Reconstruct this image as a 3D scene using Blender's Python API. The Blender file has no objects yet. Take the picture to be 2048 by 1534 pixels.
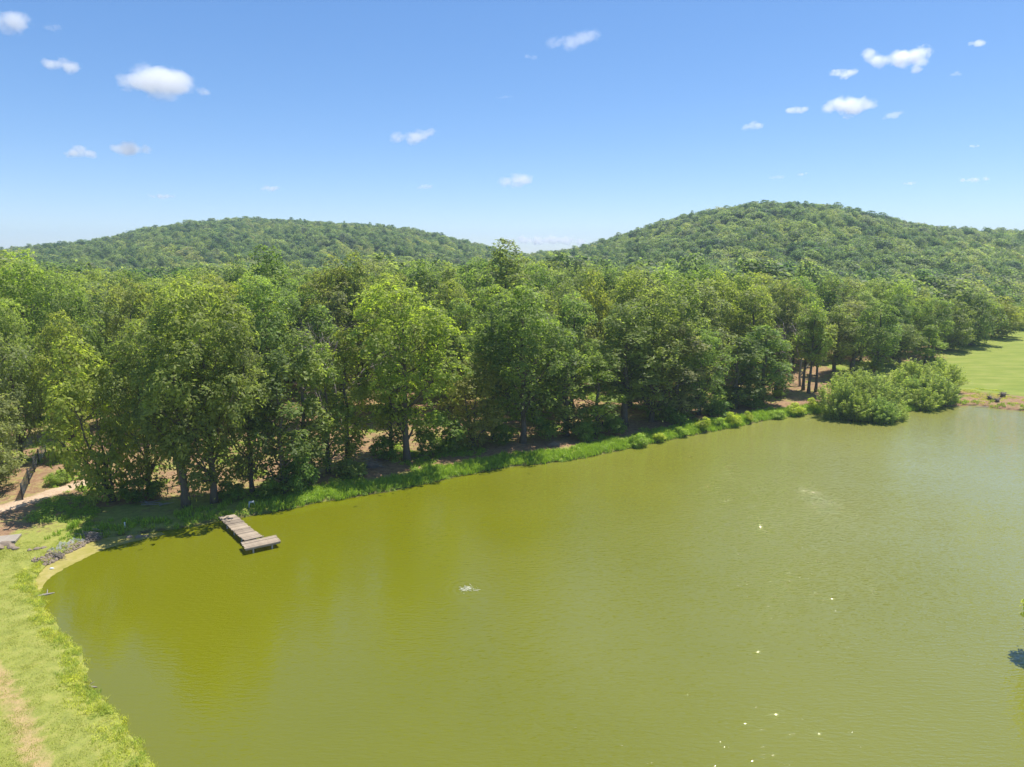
import bpy, math, random
import numpy as np
from mathutils import Vector, Matrix

# ------------------------------------------------------------------ scene, camera, sky, sun
S = bpy.context.scene
COL = S.collection
CAM_Z = 26.0
PITCH = math.radians(10.87)
FPX = 1365.33                                   # focal length in photo pixels (2048 wide)
cd = bpy.data.cameras.new('camera'); cam = bpy.data.objects.new('camera', cd); COL.objects.link(cam)
cd.sensor_width = 36.0; cd.lens = 24.0; cd.clip_start = 0.5; cd.clip_end = 40000
cam.location = (0, 0, CAM_Z); cam.rotation_euler = (math.pi/2 - PITCH, 0, 0)
S.camera = cam

SUN_EL, SUN_AZ = math.radians(68.5), math.radians(50)
SUN_E, SKY_E, EXPOSURE = 4.9, 0.145, 0.62
W = bpy.data.worlds.new('World'); S.world = W; W.use_nodes = True
wn = W.node_tree.nodes
sky = wn.new('ShaderNodeTexSky'); sky.sky_type = 'NISHITA'; sky.sun_disc = False
sky.sun_elevation = SUN_EL; sky.sun_rotation = SUN_AZ
sky.altitude = 0; sky.air_density = 0.75; sky.dust_density = 0.25; sky.ozone_density = 1.6
hsv = wn.new('ShaderNodeHueSaturation'); hsv.inputs['Saturation'].default_value = 1.42; hsv.inputs['Value'].default_value = 1.13
gam = wn.new('ShaderNodeGamma'); gam.inputs['Gamma'].default_value = 0.7
W.node_tree.links.new(sky.outputs[0], gam.inputs['Color']); W.node_tree.links.new(gam.outputs[0], hsv.inputs['Color']); tnt = wn.new('ShaderNodeMix'); tnt.data_type = 'RGBA'; tnt.blend_type = 'MULTIPLY'; tnt.inputs[0].default_value = 1; tnt.inputs[7].default_value = (0.90, 0.97, 1.12, 1)
W.node_tree.links.new(hsv.outputs[0], tnt.inputs[6]); W.node_tree.links.new(tnt.outputs[2], wn['Background'].inputs[0])
wn['Background'].inputs[1].default_value = SKY_E
sl = bpy.data.lights.new('sun', 'SUN'); sl.energy = SUN_E; sl.angle = math.radians(0.53); sl.color = (1.0, 0.95, 0.86)
sun = bpy.data.objects.new('sun', sl); COL.objects.link(sun)
SUND = Vector((math.sin(SUN_AZ)*math.cos(SUN_EL), math.cos(SUN_AZ)*math.cos(SUN_EL), math.sin(SUN_EL)))
sun.rotation_euler = (-SUND).to_track_quat('-Z', 'Y').to_euler(); sun.location = (0, 0, 200)
V = S.view_settings
V.view_transform = 'Standard'; V.look = 'None'; V.exposure = EXPOSURE; V.gamma = 1; V.use_curve_mapping = False
S.render.engine = 'CYCLES'
cy = S.cycles
cy.use_denoising = True; cy.denoiser = 'OPENIMAGEDENOISE'
cy.max_bounces = 14; cy.diffuse_bounces = 8; cy.glossy_bounces = 3; cy.transmission_bounces = 4; cy.volume_bounces = 12
cy.sample_clamp_indirect = 6.0
cy.use_adaptive_sampling = True; cy.adaptive_threshold = 0.01

rng = np.random.default_rng(7)
random.seed(7)

# ------------------------------------------------------------------ helpers
def ray(px, py):
    dx = (px - 1024)/FPX; dy = (767 - py)/FPX
    return (dx, math.cos(PITCH) + dy*math.sin(PITCH), -math.sin(PITCH) + dy*math.cos(PITCH))
def gp(px, py, z=0.0):
    d = ray(px, py); t = (z - CAM_Z)/d[2]
    return (d[0]*t, d[1]*t)
def on_y(px, py, y):
    d = ray(px, py); t = y/d[1]
    return (d[0]*t, CAM_Z + d[2]*t)
def depth_of(x, y, z=0.0):
    return y*math.cos(PITCH) - (z - CAM_Z)*math.sin(PITCH)
def px_of(x, y, z=0.0):
    dp = depth_of(x, y, z)
    return 1024 + FPX*x/dp, 767 - FPX*(y*math.sin(PITCH) + (z - CAM_Z)*math.cos(PITCH))/dp

def tag(o, label=None, cat=None, group=None, kind=None):
    if label: o['label'] = label
    if cat: o['category'] = cat
    if group: o['group'] = group
    if kind: o['kind'] = kind
    return o
def link(name, data, parent=None, loc=None):
    o = bpy.data.objects.new(name, data); COL.objects.link(o)
    if parent: o.parent = parent
    if loc is not None: o.location = loc
    return o
def thing(name, label, cat, loc=(0, 0, 0), rz=0.0, group=None):
    o = link(name, None, None, loc); o.rotation_euler = (0, 0, rz); o.empty_display_size = 0.2
    return tag(o, label, cat, group)

def mesh_np(name, verts, faces, mats=(), mat_idx=None, smooth=False, fattr=None, vattr=None):
    """faces: list of (n,k) int arrays."""
    me = bpy.data.meshes.new(name)
    verts = np.asarray(verts, dtype=np.float32)
    me.vertices.add(len(verts)); me.vertices.foreach_set('co', verts.ravel())
    loops = np.concatenate([f.ravel() for f in faces]).astype(np.int32)
    tot = np.concatenate([np.full(len(f), f.shape[1], dtype=np.int32) for f in faces])
    start = np.concatenate([[0], np.cumsum(tot)[:-1]]).astype(np.int32)
    me.loops.add(len(loops)); me.loops.foreach_set('vertex_index', loops)
    me.polygons.add(len(tot)); me.polygons.foreach_set('loop_start', start)
    if mat_idx is not None: me.polygons.foreach_set('material_index', np.asarray(mat_idx, dtype=np.int32))
    me.polygons.foreach_set('use_smooth', np.full(len(tot), smooth))
    me.update(calc_edges=True)
    for m in mats: me.materials.append(m)
    for dom, d in (('FACE', fattr), ('POINT', vattr)):
        for k, v in (d or {}).items():
            a = me.attributes.new(k, 'FLOAT', dom); a.data.foreach_set('value', np.asarray(v, dtype=np.float32))
    return me

class MB:
    """collects boxes and tubes into one mesh"""
    def __init__(self): self.v = []; self.q = []; self.t = []; self.n = 0
    def add(self, v, q=None, t=None):
        v = np.asarray(v, dtype=float)
        if q is not None and len(q): self.q.append(np.asarray(q) + self.n)
        if t is not None and len(t): self.t.append(np.asarray(t) + self.n)
        self.v.append(v); self.n += len(v)
    def box(self, c, ax, ay, az, bevel=0.0):
        """c centre, three half-axis vectors"""
        c, ax, ay, az = (np.asarray(a, float) for a in (c, ax, ay, az))
        s = [(-1,-1,-1),(1,-1,-1),(1,1,-1),(-1,1,-1),(-1,-1,1),(1,-1,1),(1,1,1),(-1,1,1)]
        v = [c + ax*i + ay*j + az*k for i, j, k in s]
        self.add(v, [(0,3,2,1),(4,5,6,7),(0,1,5,4),(1,2,6,5),(2,3,7,6),(3,0,4,7)])
    def tube(self, pts, rad, n=6):
        pts = [Vector(p) for p in pts]
        rad = rad if hasattr(rad, '__len__') else [rad]*len(pts)
        rings = []
        for i, p in enumerate(pts):
            d = (pts[min(i+1, len(pts)-1)] - pts[max(i-1, 0)]).normalized()
            u = d.orthogonal().normalized() if i == 0 else (rings_u - d*rings_u.dot(d)).normalized()
            rings_u = u
            w = d.cross(u)
            for k in range(n):
                a = 2*math.pi*k/n
                rings.append(p + (u*math.cos(a) + w*math.sin(a))*rad[i])
        q = []
        for i in range(len(pts)-1):
            for k in range(n):
                a = i*n + k; b = i*n + (k+1) % n
                q.append((a, b, b+n, a+n))
        e = len(rings); rings += [pts[0], pts[-1]]
        t = [(e, (k+1) % n, k) for k in range(n)] + [(e+1, (len(pts)-1)*n + k, (len(pts)-1)*n + (k+1) % n) for k in range(n)]
        self.add([tuple(r) for r in rings], q, t)
    def mesh(self, name, mat, smooth=False):
        f = []
        if self.q: f.append(np.concatenate(self.q))
        if self.t: f.append(np.concatenate(self.t))
        return mesh_np(name, np.concatenate(self.v), f, [mat], smooth=smooth)
    def build(self, name, mat, parent=None, smooth=False, loc=None):
        return link(name, self.mesh(name, mat, smooth), parent, loc)

# ------------------------------------------------------------------ materials
class NT:
    def __init__(self, name):
        self.m = bpy.data.materials.new(name); self.m.use_nodes = True
        self.t = self.m.node_tree; self.t.nodes.clear()
        self.out = self.t.nodes.new('ShaderNodeOutputMaterial')
    def n(self, typ, ins=None, **kw):
        x = self.t.nodes.new(typ)
        for k, v in kw.items(): setattr(x, k, v)
        for k, v in (ins or {}).items(): self.set(x.inputs[k], v)
        return x
    def set(self, sock, v):
        if isinstance(v, bpy.types.NodeSocket): self.t.links.new(v, sock)
        elif isinstance(v, bpy.types.Node): self.t.links.new(v.outputs[0], sock)
        else:
            if hasattr(sock.default_value, '__len__') and len(sock.default_value) == 4 and len(v) == 3: v = (*v, 1)
            sock.default_value = v
    def math(self, op, a, b=0.0, c=0.0, clamp=False):
        x = self.n('ShaderNodeMath', operation=op, use_clamp=clamp)
        self.set(x.inputs[0], a); self.set(x.inputs[1], b); self.set(x.inputs[2], c)
        return x.outputs[0]
    def mix(self, f, a, b, blend='MIX'):
        x = self.n('ShaderNodeMix', data_type='RGBA', blend_type=blend)
        self.set(x.inputs['Factor'], f)
        self.set(x.inputs[6], a); self.set(x.inputs[7], b)
        return x.outputs[2]
    def noise(self, vec, scale, detail=3, rough=0.55, dist=0.0):
        x = self.n('ShaderNodeTexNoise', {'Scale': scale, 'Detail': detail, 'Roughness': rough, 'Distortion': dist})
        if vec is not None: self.set(x.inputs['Vector'], vec)
        return x.outputs['Fac']
    def ramp(self, f, stops):
        x = self.n('ShaderNodeValToRGB'); self.set(x.inputs[0], f)
        e = x.color_ramp.elements
        while len(e) < len(stops): e.new(0.5)
        for el, (p, c) in zip(e, stops): el.position = p; el.color = (*c, 1) if len(c) == 3 else c
        return x.outputs[0]
    def remap(self, v, a, b, c=0.0, d=1.0):
        x = self.n('ShaderNodeMapRange', {'Value': v, 'From Min': a, 'From Max': b, 'To Min': c, 'To Max': d})
        return x.outputs[0]
    def attr(self, name, typ='GEOMETRY'):
        x = self.n('ShaderNodeAttribute', attribute_name=name, attribute_type=typ); return x.outputs['Fac']
    def pos(self): return self.n('ShaderNodeNewGeometry').outputs['Position']
    def obj(self): return self.n('ShaderNodeTexCoord').outputs['Object']
    def principled(self, col, rough=0.8, spec=0.3, normal=None, **kw):
        p = self.n('ShaderNodeBsdfPrincipled', {'Base Color': col, 'Roughness': rough, 'Specular IOR Level': spec})
        if normal is not None: self.set(p.inputs['Normal'], normal)
        for k, v in kw.items(): self.set(p.inputs[k], v)
        return p.outputs[0]
    def bump(self, h, strength=0.5, dist=0.05):
        return self.n('ShaderNodeBump', {'Height': h, 'Strength': strength, 'Distance': dist}).outputs[0]
    def surf(self, s): self.set(self.out.inputs['Surface'], s); return self.m

def simple_mat(name, col, rough=0.8, spec=0.3, var=0.35, scale=6.0, bump=0.3):
    t = NT(name); p = t.obj(); nz = t.noise(p, scale, 5, 0.6)
    c = t.mix(nz, tuple(x*(1-var) for x in col), tuple(min(1, x*(1+var)) for x in col))
    return t.surf(t.principled(c, rough, spec, t.bump(nz, bump, 0.02)))

def leaf_mat(name, base, source, trans=0.6, ttint=(1.55, 1.65, 0.75)):
    """source: 'color' tints by the object's own colour, 'random' by a per-plant palette, None no tint"""
    t = NT(name)
    tint = t.attr('tint')
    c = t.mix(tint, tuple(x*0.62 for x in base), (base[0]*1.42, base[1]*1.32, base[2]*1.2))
    if source == 'color':
        oi = t.n('ShaderNodeObjectInfo'); c = t.mix(1.0, c, oi.outputs['Color'], 'MULTIPLY')
    elif source == 'random':
        oi = t.n('ShaderNodeObjectInfo')
        pal = t.ramp(oi.outputs['Random'], [(0.0, (0.5, 0.66, 0.72)), (0.2, (0.72, 0.84, 0.86)), (0.42, (0.95, 1.0, 1.0)), (0.62, (1.1, 1.08, 1.15)),
                                            (0.78, (1.24, 1.22, 1.08)), (0.9, (1.12, 1.0, 1.5)), (1.0, (0.62, 0.76, 0.8))])
        c = t.mix(1.0, c, pal, 'MULTIPLY')
    d = t.principled(c, 0.5, 0.28)
    tc = t.mix(1.0, c, ttint, 'MULTIPLY')
    tr = t.n('ShaderNodeBsdfTranslucent', {'Color': tc}).outputs[0]
    mx = t.n('ShaderNodeMixShader'); t.set(mx.inputs[0], trans); t.set(mx.inputs[1], d); t.set(mx.inputs[2], tr)
    return t.surf(mx.outputs[0])

LEAF = leaf_mat('leaf', (0.225, 0.285, 0.086), 'color')
LEAF_FAR = leaf_mat('leaf_far', (0.23, 0.29, 0.12), 'random')
LEAF_FAR_COOL = leaf_mat('leaf_far_cool', (0.165, 0.225, 0.105), 'random')
LEAF_FAR_PALE = leaf_mat('leaf_far_pale', (0.29, 0.33, 0.13), 'random')
LEAF_WILLOW = leaf_mat('leaf_willow', (0.30, 0.37, 0.13), 'color', 0.62)
GRASS_BLADE = leaf_mat('grass_blade', (0.27, 0.40, 0.05), None, 0.35)
LAWN_BLADE = leaf_mat('lawn_blade', (0.33, 0.37, 0.07), None, 0.3)
WEED_LEAF = leaf_mat('weed_leaf', (0.44, 0.48, 0.08), 'random', 0.45)

def bark(name, a, b):
    t = NT(name); p = t.obj()
    mp = t.n('ShaderNodeMapping', {'Vector': p, 'Scale': (1, 1, 0.22)})
    nz = t.noise(mp.outputs[0], 7, 6, 0.65)
    c = t.mix(nz, a, b)
    return t.surf(t.principled(c, 0.9, 0.15, t.bump(nz, 0.8, 0.06)))
BARK = bark('bark', (0.045, 0.036, 0.028), (0.20, 0.17, 0.135))
BARK_PALE = bark('bark_pale', (0.16, 0.14, 0.12), (0.42, 0.38, 0.33))
DEADWOOD = bark('deadwood', (0.13, 0.11, 0.095), (0.38, 0.33, 0.28))

# ------------------------------------------------------------------ lake outline and terrain
SHORE_PX = [(300,1540),(282,1500),(240,1442),(203,1400),(168,1370),(176,1340),(150,1300),(120,1262),(92,1218),(80,1188),(66,1165),
            (76,1148),(96,1128),(130,1108),(165,1090),(190,1078),(260,1069),(330,1060),(400,1051),(440,1041),(490,1034),(560,1023),(620,1009),(700,996),
            (780,983),(860,966),(930,951),(1000,937),(1080,928),(1150,919),(1220,905),(1290,890),(1360,875),(1430,862),(1500,848),
            (1560,836),(1640,828),(1690,836),(1745,842),(1790,836),(1815,824),(1860,816),(1910,812),(1960,812),(2000,818),(2048,822)]
shore = [gp(*p) for p in SHORE_PX]
LAKE = shore + [(92,108),(97,98),(90,84),(76,70),(60,57),(46,49),(38,44),(35.2,41),(34.2,37.5),(30.5,31),(26,22),(19,11),(6,5),(-6,9),(-13,17),(-16.5,25)]
# rounded a little and given small irregularities
LK = np.array(LAKE)
def refine(P, n=5):
    out = []
    N = len(P)
    for i in range(N):
        p0, p1, p2, p3 = P[i-1], P[i], P[(i+1) % N], P[(i+2) % N]
        for k in range(n):
            t = k/n
            out.append(0.5*((2*p1) + (p2-p0)*t + (2*p0-5*p1+4*p2-p3)*t*t + (3*p1-p0-3*p2+p3)*t**3))
    return np.array(out)
LK = refine(LK, 4)
jit = np.random.default_rng(3).normal(0, 0.11, LK.shape); LK = LK + jit

def sdf(X, Y):
    """signed distance to the lake outline, positive on land"""
    X = np.asarray(X, float); Y = np.asarray(Y, float); sh = X.shape
    P = np.stack([X.ravel(), Y.ravel()], 1); best = np.full(len(P), 1e18); inside = np.zeros(len(P), bool)
    N = len(LK)
    for i in range(N):
        a = LK[i]; b = LK[(i+1) % N]; e = b - a
        w = P - a
        t = np.clip((w @ e)/max(e @ e, 1e-9), 0, 1)
        dd = w - t[:, None]*e
        best = np.minimum(best, (dd**2).sum(1))
        c = (a[1] > P[:, 1]) != (b[1] > P[:, 1])
        with np.errstate(divide='ignore', invalid='ignore'):
            xi = (b[0]-a[0])*(P[:, 1]-a[1])/(b[1]-a[1]) + a[0]
        inside ^= c & (P[:, 0] < xi)
    d = np.sqrt(best); d[inside] *= -1
    return d.reshape(sh)

def skyline(pts, R, canopy):
    a = np.array([on_y(px, py, R) for px, py in pts]); return a[:, 0], a[:, 1] - canopy
RH = skyline([(700,560),(900,530),(1000,514),(1090,503),(1150,496),(1200,487),(1250,467),(1330,442),(1400,422),(1480,407),(1560,402),(1650,410),(1720,427),
              (1800,446),(1880,458),(1950,459),(2048,461),(2300,470),(2700,490),(3300,515)], 620, 13.5)
LH = skyline([(-900,530),(-400,515),(0,500),(100,491),(200,479),(300,457),(400,443),(470,438),(560,442),(650,443),(750,449),(830,457),(900,471),(950,485),
              (1010,502),(1100,520),(1300,545)], 820, 13.5)
def sstep(t): t = np.clip(t, 0, 1); return t*t*(3-2*t)
def wav(X, Y, s): return np.sin(X/s*1.3+1.1)*np.cos(Y/s*0.9+0.4) + 0.5*np.sin(X/s*2.9+Y/s*2.1) + 0.3*np.cos(Y/s*4.3-X/s*1.7)
def height(X, Y, d=None):
    X = np.asarray(X, float); Y = np.asarray(Y, float)
    if d is None: d = sdf(X, Y)
    dp = np.maximum(d, 0)
    base = 0.42*(1-np.exp(-dp/0.45)) + 0.022*np.minimum(dp, 90) + 0.05*wav(X, Y, 4.0)*np.minimum(1, dp/4)
    base = np.where(d < 0, -np.minimum(1.6, -d*0.5), base)
    def ridge(prof, Y0, R, back):
        P = np.interp(X*np.clip(R/np.maximum(Y, 60), 0.8, 2.2)**0.8, *prof)
        f = np.where(Y < R, sstep((Y-Y0)/(R-Y0))**0.85, np.exp(-((Y-R)/back)**2))
        return P*f
    rh = ridge(RH, 215, 620, 330); lh = ridge(LH, 300, 820, 400)
    hill = np.maximum(np.maximum(rh, lh), 0) + (1.5*wav(X, Y, 60) + 2.2*np.sin(X/46 + 0.9*np.sin(Y/70))*np.sin(Y/88 + 1.0)*sstep((X+20)/120))*sstep((Y-260)/200)
    k = sstep((Y-170)/120)
    return np.where(hill > 0, np.maximum(base, base*(1-k) + hill), base)
def hz(x, y): return float(height(np.array([x]), np.array([y]))[0])

# distance to a polyline
def dpoly(X, Y, pts):
    best = np.full(np.shape(X), 1e9)
    for a, b in zip(pts[:-1], pts[1:]):
        ex, ey = b[0]-a[0], b[1]-a[1]
        t = np.clip(((X-a[0])*ex + (Y-a[1])*ey)/(ex*ex+ey*ey), 0, 1)
        best = np.minimum(best, np.hypot(X-a[0]-t*ex, Y-a[1]-t*ey))
    return best
PATH = [gp(*p) for p in [(-160,1040),(-60,1038),(0,1032),(40,1020),(75,1010),(110,998),(150,985),(200,972)]]
def axis(lo, hi, step, far_lo, far_hi, g=1.16):
    a = list(np.arange(lo, hi, step)); s = step
    while a[-1] < far_hi: s *= g; a.append(a[-1]+min(s, 60))
    s = step; b = [lo]
    while b[-1] > far_lo: s *= g; b.append(b[-1]-min(s, 60))
    return np.array(sorted(set(b[1:] + a)))
gx = axis(-75, 112, 0.62, -2500, 2500); gy = axis(-2, 135, 0.62, -900, 2500)
GX, GY = np.meshgrid(gx, gy)
GD = sdf(GX, GY); GZ = height(GX, GY, GD)

def in_lawn(X, Y): return (X < 2) & (Y < 57.5 + 0.12*(X+45))
MEADOW_EDGE = [gp(1888,735), gp(1900,702), gp(1960,685), gp(2048,642), (300, 380)]
def meadow(X, Y):
    """1 inside the meadow right of the wood"""
    ex = np.array([p[0] for p in MEADOW_EDGE]); ey = np.array([p[1] for p in MEADOW_EDGE])
    lim = np.interp(Y, ey, ex, left=ex[0]-2, right=ex[-1])
    lim = np.where(Y < ey[0], 70, lim)
    return sstep((X - lim + 1.5)/3.0)*(Y > 60)*(Y < 285)
lawn = in_lawn(GX, GY).astype(float)
mead = meadow(GX, GY)
bank = np.clip(1 - (GD-2.2)/3.0, 0, 1)*(1-lawn)*(1-mead*0.6)
clear = np.exp(-((GX-gp(1590,775)[0])/9)**2 - ((GY-gp(1590,775)[1])/12)**2)
grass = np.clip(lawn*0.92 + bank*0.9 + mead*sstep((GD-9)/5)*1.0 + mead*0.32, 0, 1)
grass = np.where((lawn < .5) & (mead < .5) & (GX < -28) & (GD < 7), np.maximum(grass, 0.62), grass)
grass = np.where((lawn < .5) & (mead < .5) & (GD >= 7), np.maximum(grass, 0.33), grass)
grass = np.where((mead > .3) & (GX > 70), np.clip(sstep((GD-9)/5)+.24, 0, 1), grass)
grass = np.where((GX > 20) & (GY < 90), np.maximum(grass, 0.9), grass)
pathm = np.clip(1.25 - dpoly(GX, GY, PATH)/1.5, 0, 1)*(GX < -30)
dry = lawn*np.clip((dpoly(GX, GY, [gp(-60,1330), gp(10,1400), gp(60,1480), gp(110,1560)]) < 1.0)*0.0 + 1 - dpoly(GX, GY, [gp(-60,1290), gp(0,1370), gp(40,1440), gp(75,1540), gp(100,1600)])/1.1, 0, 1)
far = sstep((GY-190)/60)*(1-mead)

def ground_mat():
    t = NT('ground'); p = t.pos()
    n1 = t.noise(p, 0.35, 5, 0.6); n2 = t.noise(p, 1.7, 5, 0.65); n3 = t.noise(p, 9.0, 4, 0.7); n4 = t.noise(p, 0.09, 3)
    litter = t.ramp(n2, [(0.25, (0.14, 0.085, 0.05)), (0.45, (0.28, 0.175, 0.10)), (0.6, (0.39, 0.26, 0.155)), (0.8, (0.47, 0.34, 0.215))])
    litter = t.mix(t.remap(n3, 0.35, 0.7), litter, (0.20, 0.12, 0.07))
    g1 = t.ramp(n2, [(0.28, (0.165, 0.195, 0.035)), (0.5, (0.25, 0.275, 0.052)), (0.72, (0.33, 0.315, 0.085))])
    g1 = t.mix(t.remap(n3, 0.42, 0.75, 0, 0.55), g1, (0.26, 0.24, 0.095))
    g1 = t.mix(t.remap(n1, 0.45, 0.7, 0, 0.5), g1, (0.235, 0.26, 0.07))
    gm = t.math('ADD', t.attr('grass'), t.math('MULTIPLY', t.math('SUBTRACT', n1, 0.5), 1.1))
    gm = t.math('ADD', gm, t.math('MULTIPLY', t.math('SUBTRACT', n2, 0.5), 0.9))
    gm = t.remap(gm, 0.3, 0.62)
    c = t.mix(gm, litter, g1)
    dirt = t.ramp(n3, [(0.3, (0.36, 0.24, 0.15)), (0.7, (0.52, 0.39, 0.27))])
    pm = t.remap(t.math('ADD', t.attr('path'), t.math('MULTIPLY', t.math('SUBTRACT', n2, 0.5), 0.9)), 0.3, 0.7)
    c = t.mix(pm, c, dirt)
    dm = t.remap(t.math('ADD', t.attr('dry'), t.math('MULTIPLY', t.math('SUBTRACT', n2, 0.5), 1.2)), 0.35, 0.8, 0, 0.8)
    c = t.mix(dm, c, (0.42, 0.29, 0.15))
    ms = t.noise(t.n('ShaderNodeMapping', {'Vector': p, 'Scale': (0.15, 0.6, 1)}).outputs[0], 0.9, 5, 0.65)
    mc = t.ramp(ms, [(0.3, (0.15, 0.195, 0.035)), (0.5, (0.20, 0.24, 0.045)), (0.7, (0.265, 0.275, 0.075))])
    c = t.mix(t.math('MULTIPLY', t.attr('meadow'), gm), c, mc)
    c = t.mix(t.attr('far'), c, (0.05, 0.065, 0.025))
    # wet dark soil right at the water's edge
    wm = t.remap(t.math('ADD', t.attr('wet'), t.math('MULTIPLY', t.math('SUBTRACT', n2, 0.5), 0.5)), 0.4, 0.8, 0, 0.85)
    c = t.mix(wm, c, (0.075, 0.055, 0.032))
    h = t.math('ADD', n2, t.math('MULTIPLY', n3, 0.5))
    return t.surf(t.principled(c, 0.95, 0.1, t.bump(h, 0.9, 0.12)))
nx, ny = len(gx), len(gy)
ii = np.arange(nx*ny).reshape(ny, nx)
quads = np.stack([ii[:-1, :-1], ii[:-1, 1:], ii[1:, 1:], ii[1:, :-1]], -1).reshape(-1, 4)
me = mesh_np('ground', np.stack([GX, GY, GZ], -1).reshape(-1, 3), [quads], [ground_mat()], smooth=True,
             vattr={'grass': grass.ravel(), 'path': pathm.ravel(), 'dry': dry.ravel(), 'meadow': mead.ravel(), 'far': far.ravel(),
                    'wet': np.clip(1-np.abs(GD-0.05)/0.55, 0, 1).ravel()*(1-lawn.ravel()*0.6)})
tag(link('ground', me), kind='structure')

# ------------------------------------------------------------------ water
def water_mat():
    t = NT('pond_water'); p = t.pos()
    sep = t.n('ShaderNodeSeparateXYZ', {'Vector': p})
    wind = t.remap(t.noise(p, 0.045, 3, 0.5), 0.32, 0.68, 0.35, 1.0)
    # calmer on the sheltered left, more ripple on the open right
    open_ = t.remap(sep.outputs[0], -26, 22, 0.12, 1.0)
    amp = t.math('MULTIPLY', wind, open_)
    def rip(rot, sx, sy, sc, det, ds):
        mp = t.n('ShaderNodeMapping', {'Vector': p, 'Rotation': (0, 0, rot), 'Scale': (sx, sy, 1)})
        return t.noise(mp.outputs[0], sc, det, 0.5, ds)
    r1 = rip(0.2, 0.55, 2.2, 2.2, 1.2, 0.3); r2 = rip(-0.2, 0.75, 1.8, 3.3, 1.0, 0.2); r3 = rip(0.4, 0.8, 1.5, 5.5, 1.0, 0.0)
    h = t.math('ADD', t.math('MULTIPLY', r1, 0.6), t.math('ADD', t.math('MULTIPLY', r2, 0.26), t.math('MULTIPLY', r3, 0.16)))
    # rings spreading from the bubbler
    fx, fy = gp(937, 1178)
    dist = t.n('ShaderNodeVectorMath', {0: p, 1: (fx, fy, 0)}, operation='DISTANCE').outputs['Value']
    ring = t.math('SINE', t.math('MULTIPLY', dist, 11.0))
    fall = t.math('DIVIDE', 0.018, t.math('ADD', 0.6, t.math('MULTIPLY', dist, t.math('MULTIPLY', dist, 0.12))))
    h = t.math('ADD', t.math('MULTIPLY', h, amp), t.math('MULTIPLY', ring, fall))
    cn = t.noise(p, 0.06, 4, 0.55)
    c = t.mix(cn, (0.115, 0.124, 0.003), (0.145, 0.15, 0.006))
    painted_sheen = t.remap(t.math('ADD', t.math('ADD', sep.outputs[0], t.math('MULTIPLY', sep.outputs[1], 0.25)), t.math('MULTIPLY', t.math('SUBTRACT', t.noise(p, 0.035, 3), 0.5), 50)), 8, 75)
    c = t.mix(painted_sheen, c, (0.205, 0.208, 0.05))  # pale sky sheen towards the right and back, painted into the water colour
    b = t.bump(h, 1.0, 0.185)
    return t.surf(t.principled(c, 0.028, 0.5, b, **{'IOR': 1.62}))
wx0, wx1, wy0, wy1 = -60, 105, -2, 125
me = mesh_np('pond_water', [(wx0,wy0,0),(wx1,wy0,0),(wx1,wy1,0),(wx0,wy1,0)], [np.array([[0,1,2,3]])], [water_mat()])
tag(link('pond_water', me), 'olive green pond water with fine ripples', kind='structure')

# ------------------------------------------------------------------ tree builders
def quads_from(c, nrm, size, asp, r, fold=0.0):
    """one rhombic leaf quad per centre"""
    n = nrm/np.linalg.norm(nrm, axis=1, keepdims=True)
    a = r.normal(size=n.shape); u = np.cross(n, a); u /= np.linalg.norm(u, axis=1, keepdims=True); w = np.cross(n, u)
    s = size[:, None]
    L = u*s; M = w*s*asp
    v = np.stack([c - L, c + M*0.9 + L*0.1, c + L, c - M*0.9 + L*0.1], 1).reshape(-1, 3)
    q = np.arange(len(c)*4).reshape(-1, 4)
    return v, q

def crown_lumps(r, H, Wd, z0, nl, top=0.5, sharp=1.0):
    """big boughs: centres and radii filling an uneven crown envelope"""
    L = []
    k = 0
    while len(L) < nl and k < 2000:
        k += 1
        zt = r.uniform(0.06, 0.97); z = H*(z0 + (1-z0)*zt)
        prof = math.sin(math.pi*min(1, max(0.02, zt))**sharp)**0.62
        R = Wd*0.5*max(prof, 0.55 if zt < 0.35 else 0.25)
        rad = Wd*r.uniform(0.13, 0.215)
        az = r.uniform(0, 2*math.pi); rr = max(0, R - rad*0.75)*math.sqrt(r.uniform(0.12, 1.0))
        c = np.array([rr*math.cos(az), rr*math.sin(az), min(z, H - rad*0.75)])
        if any(np.linalg.norm(c - q)/((rad+s)) < 0.52 for q, s in L): continue
        L.append((c, rad))
    return L

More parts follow.
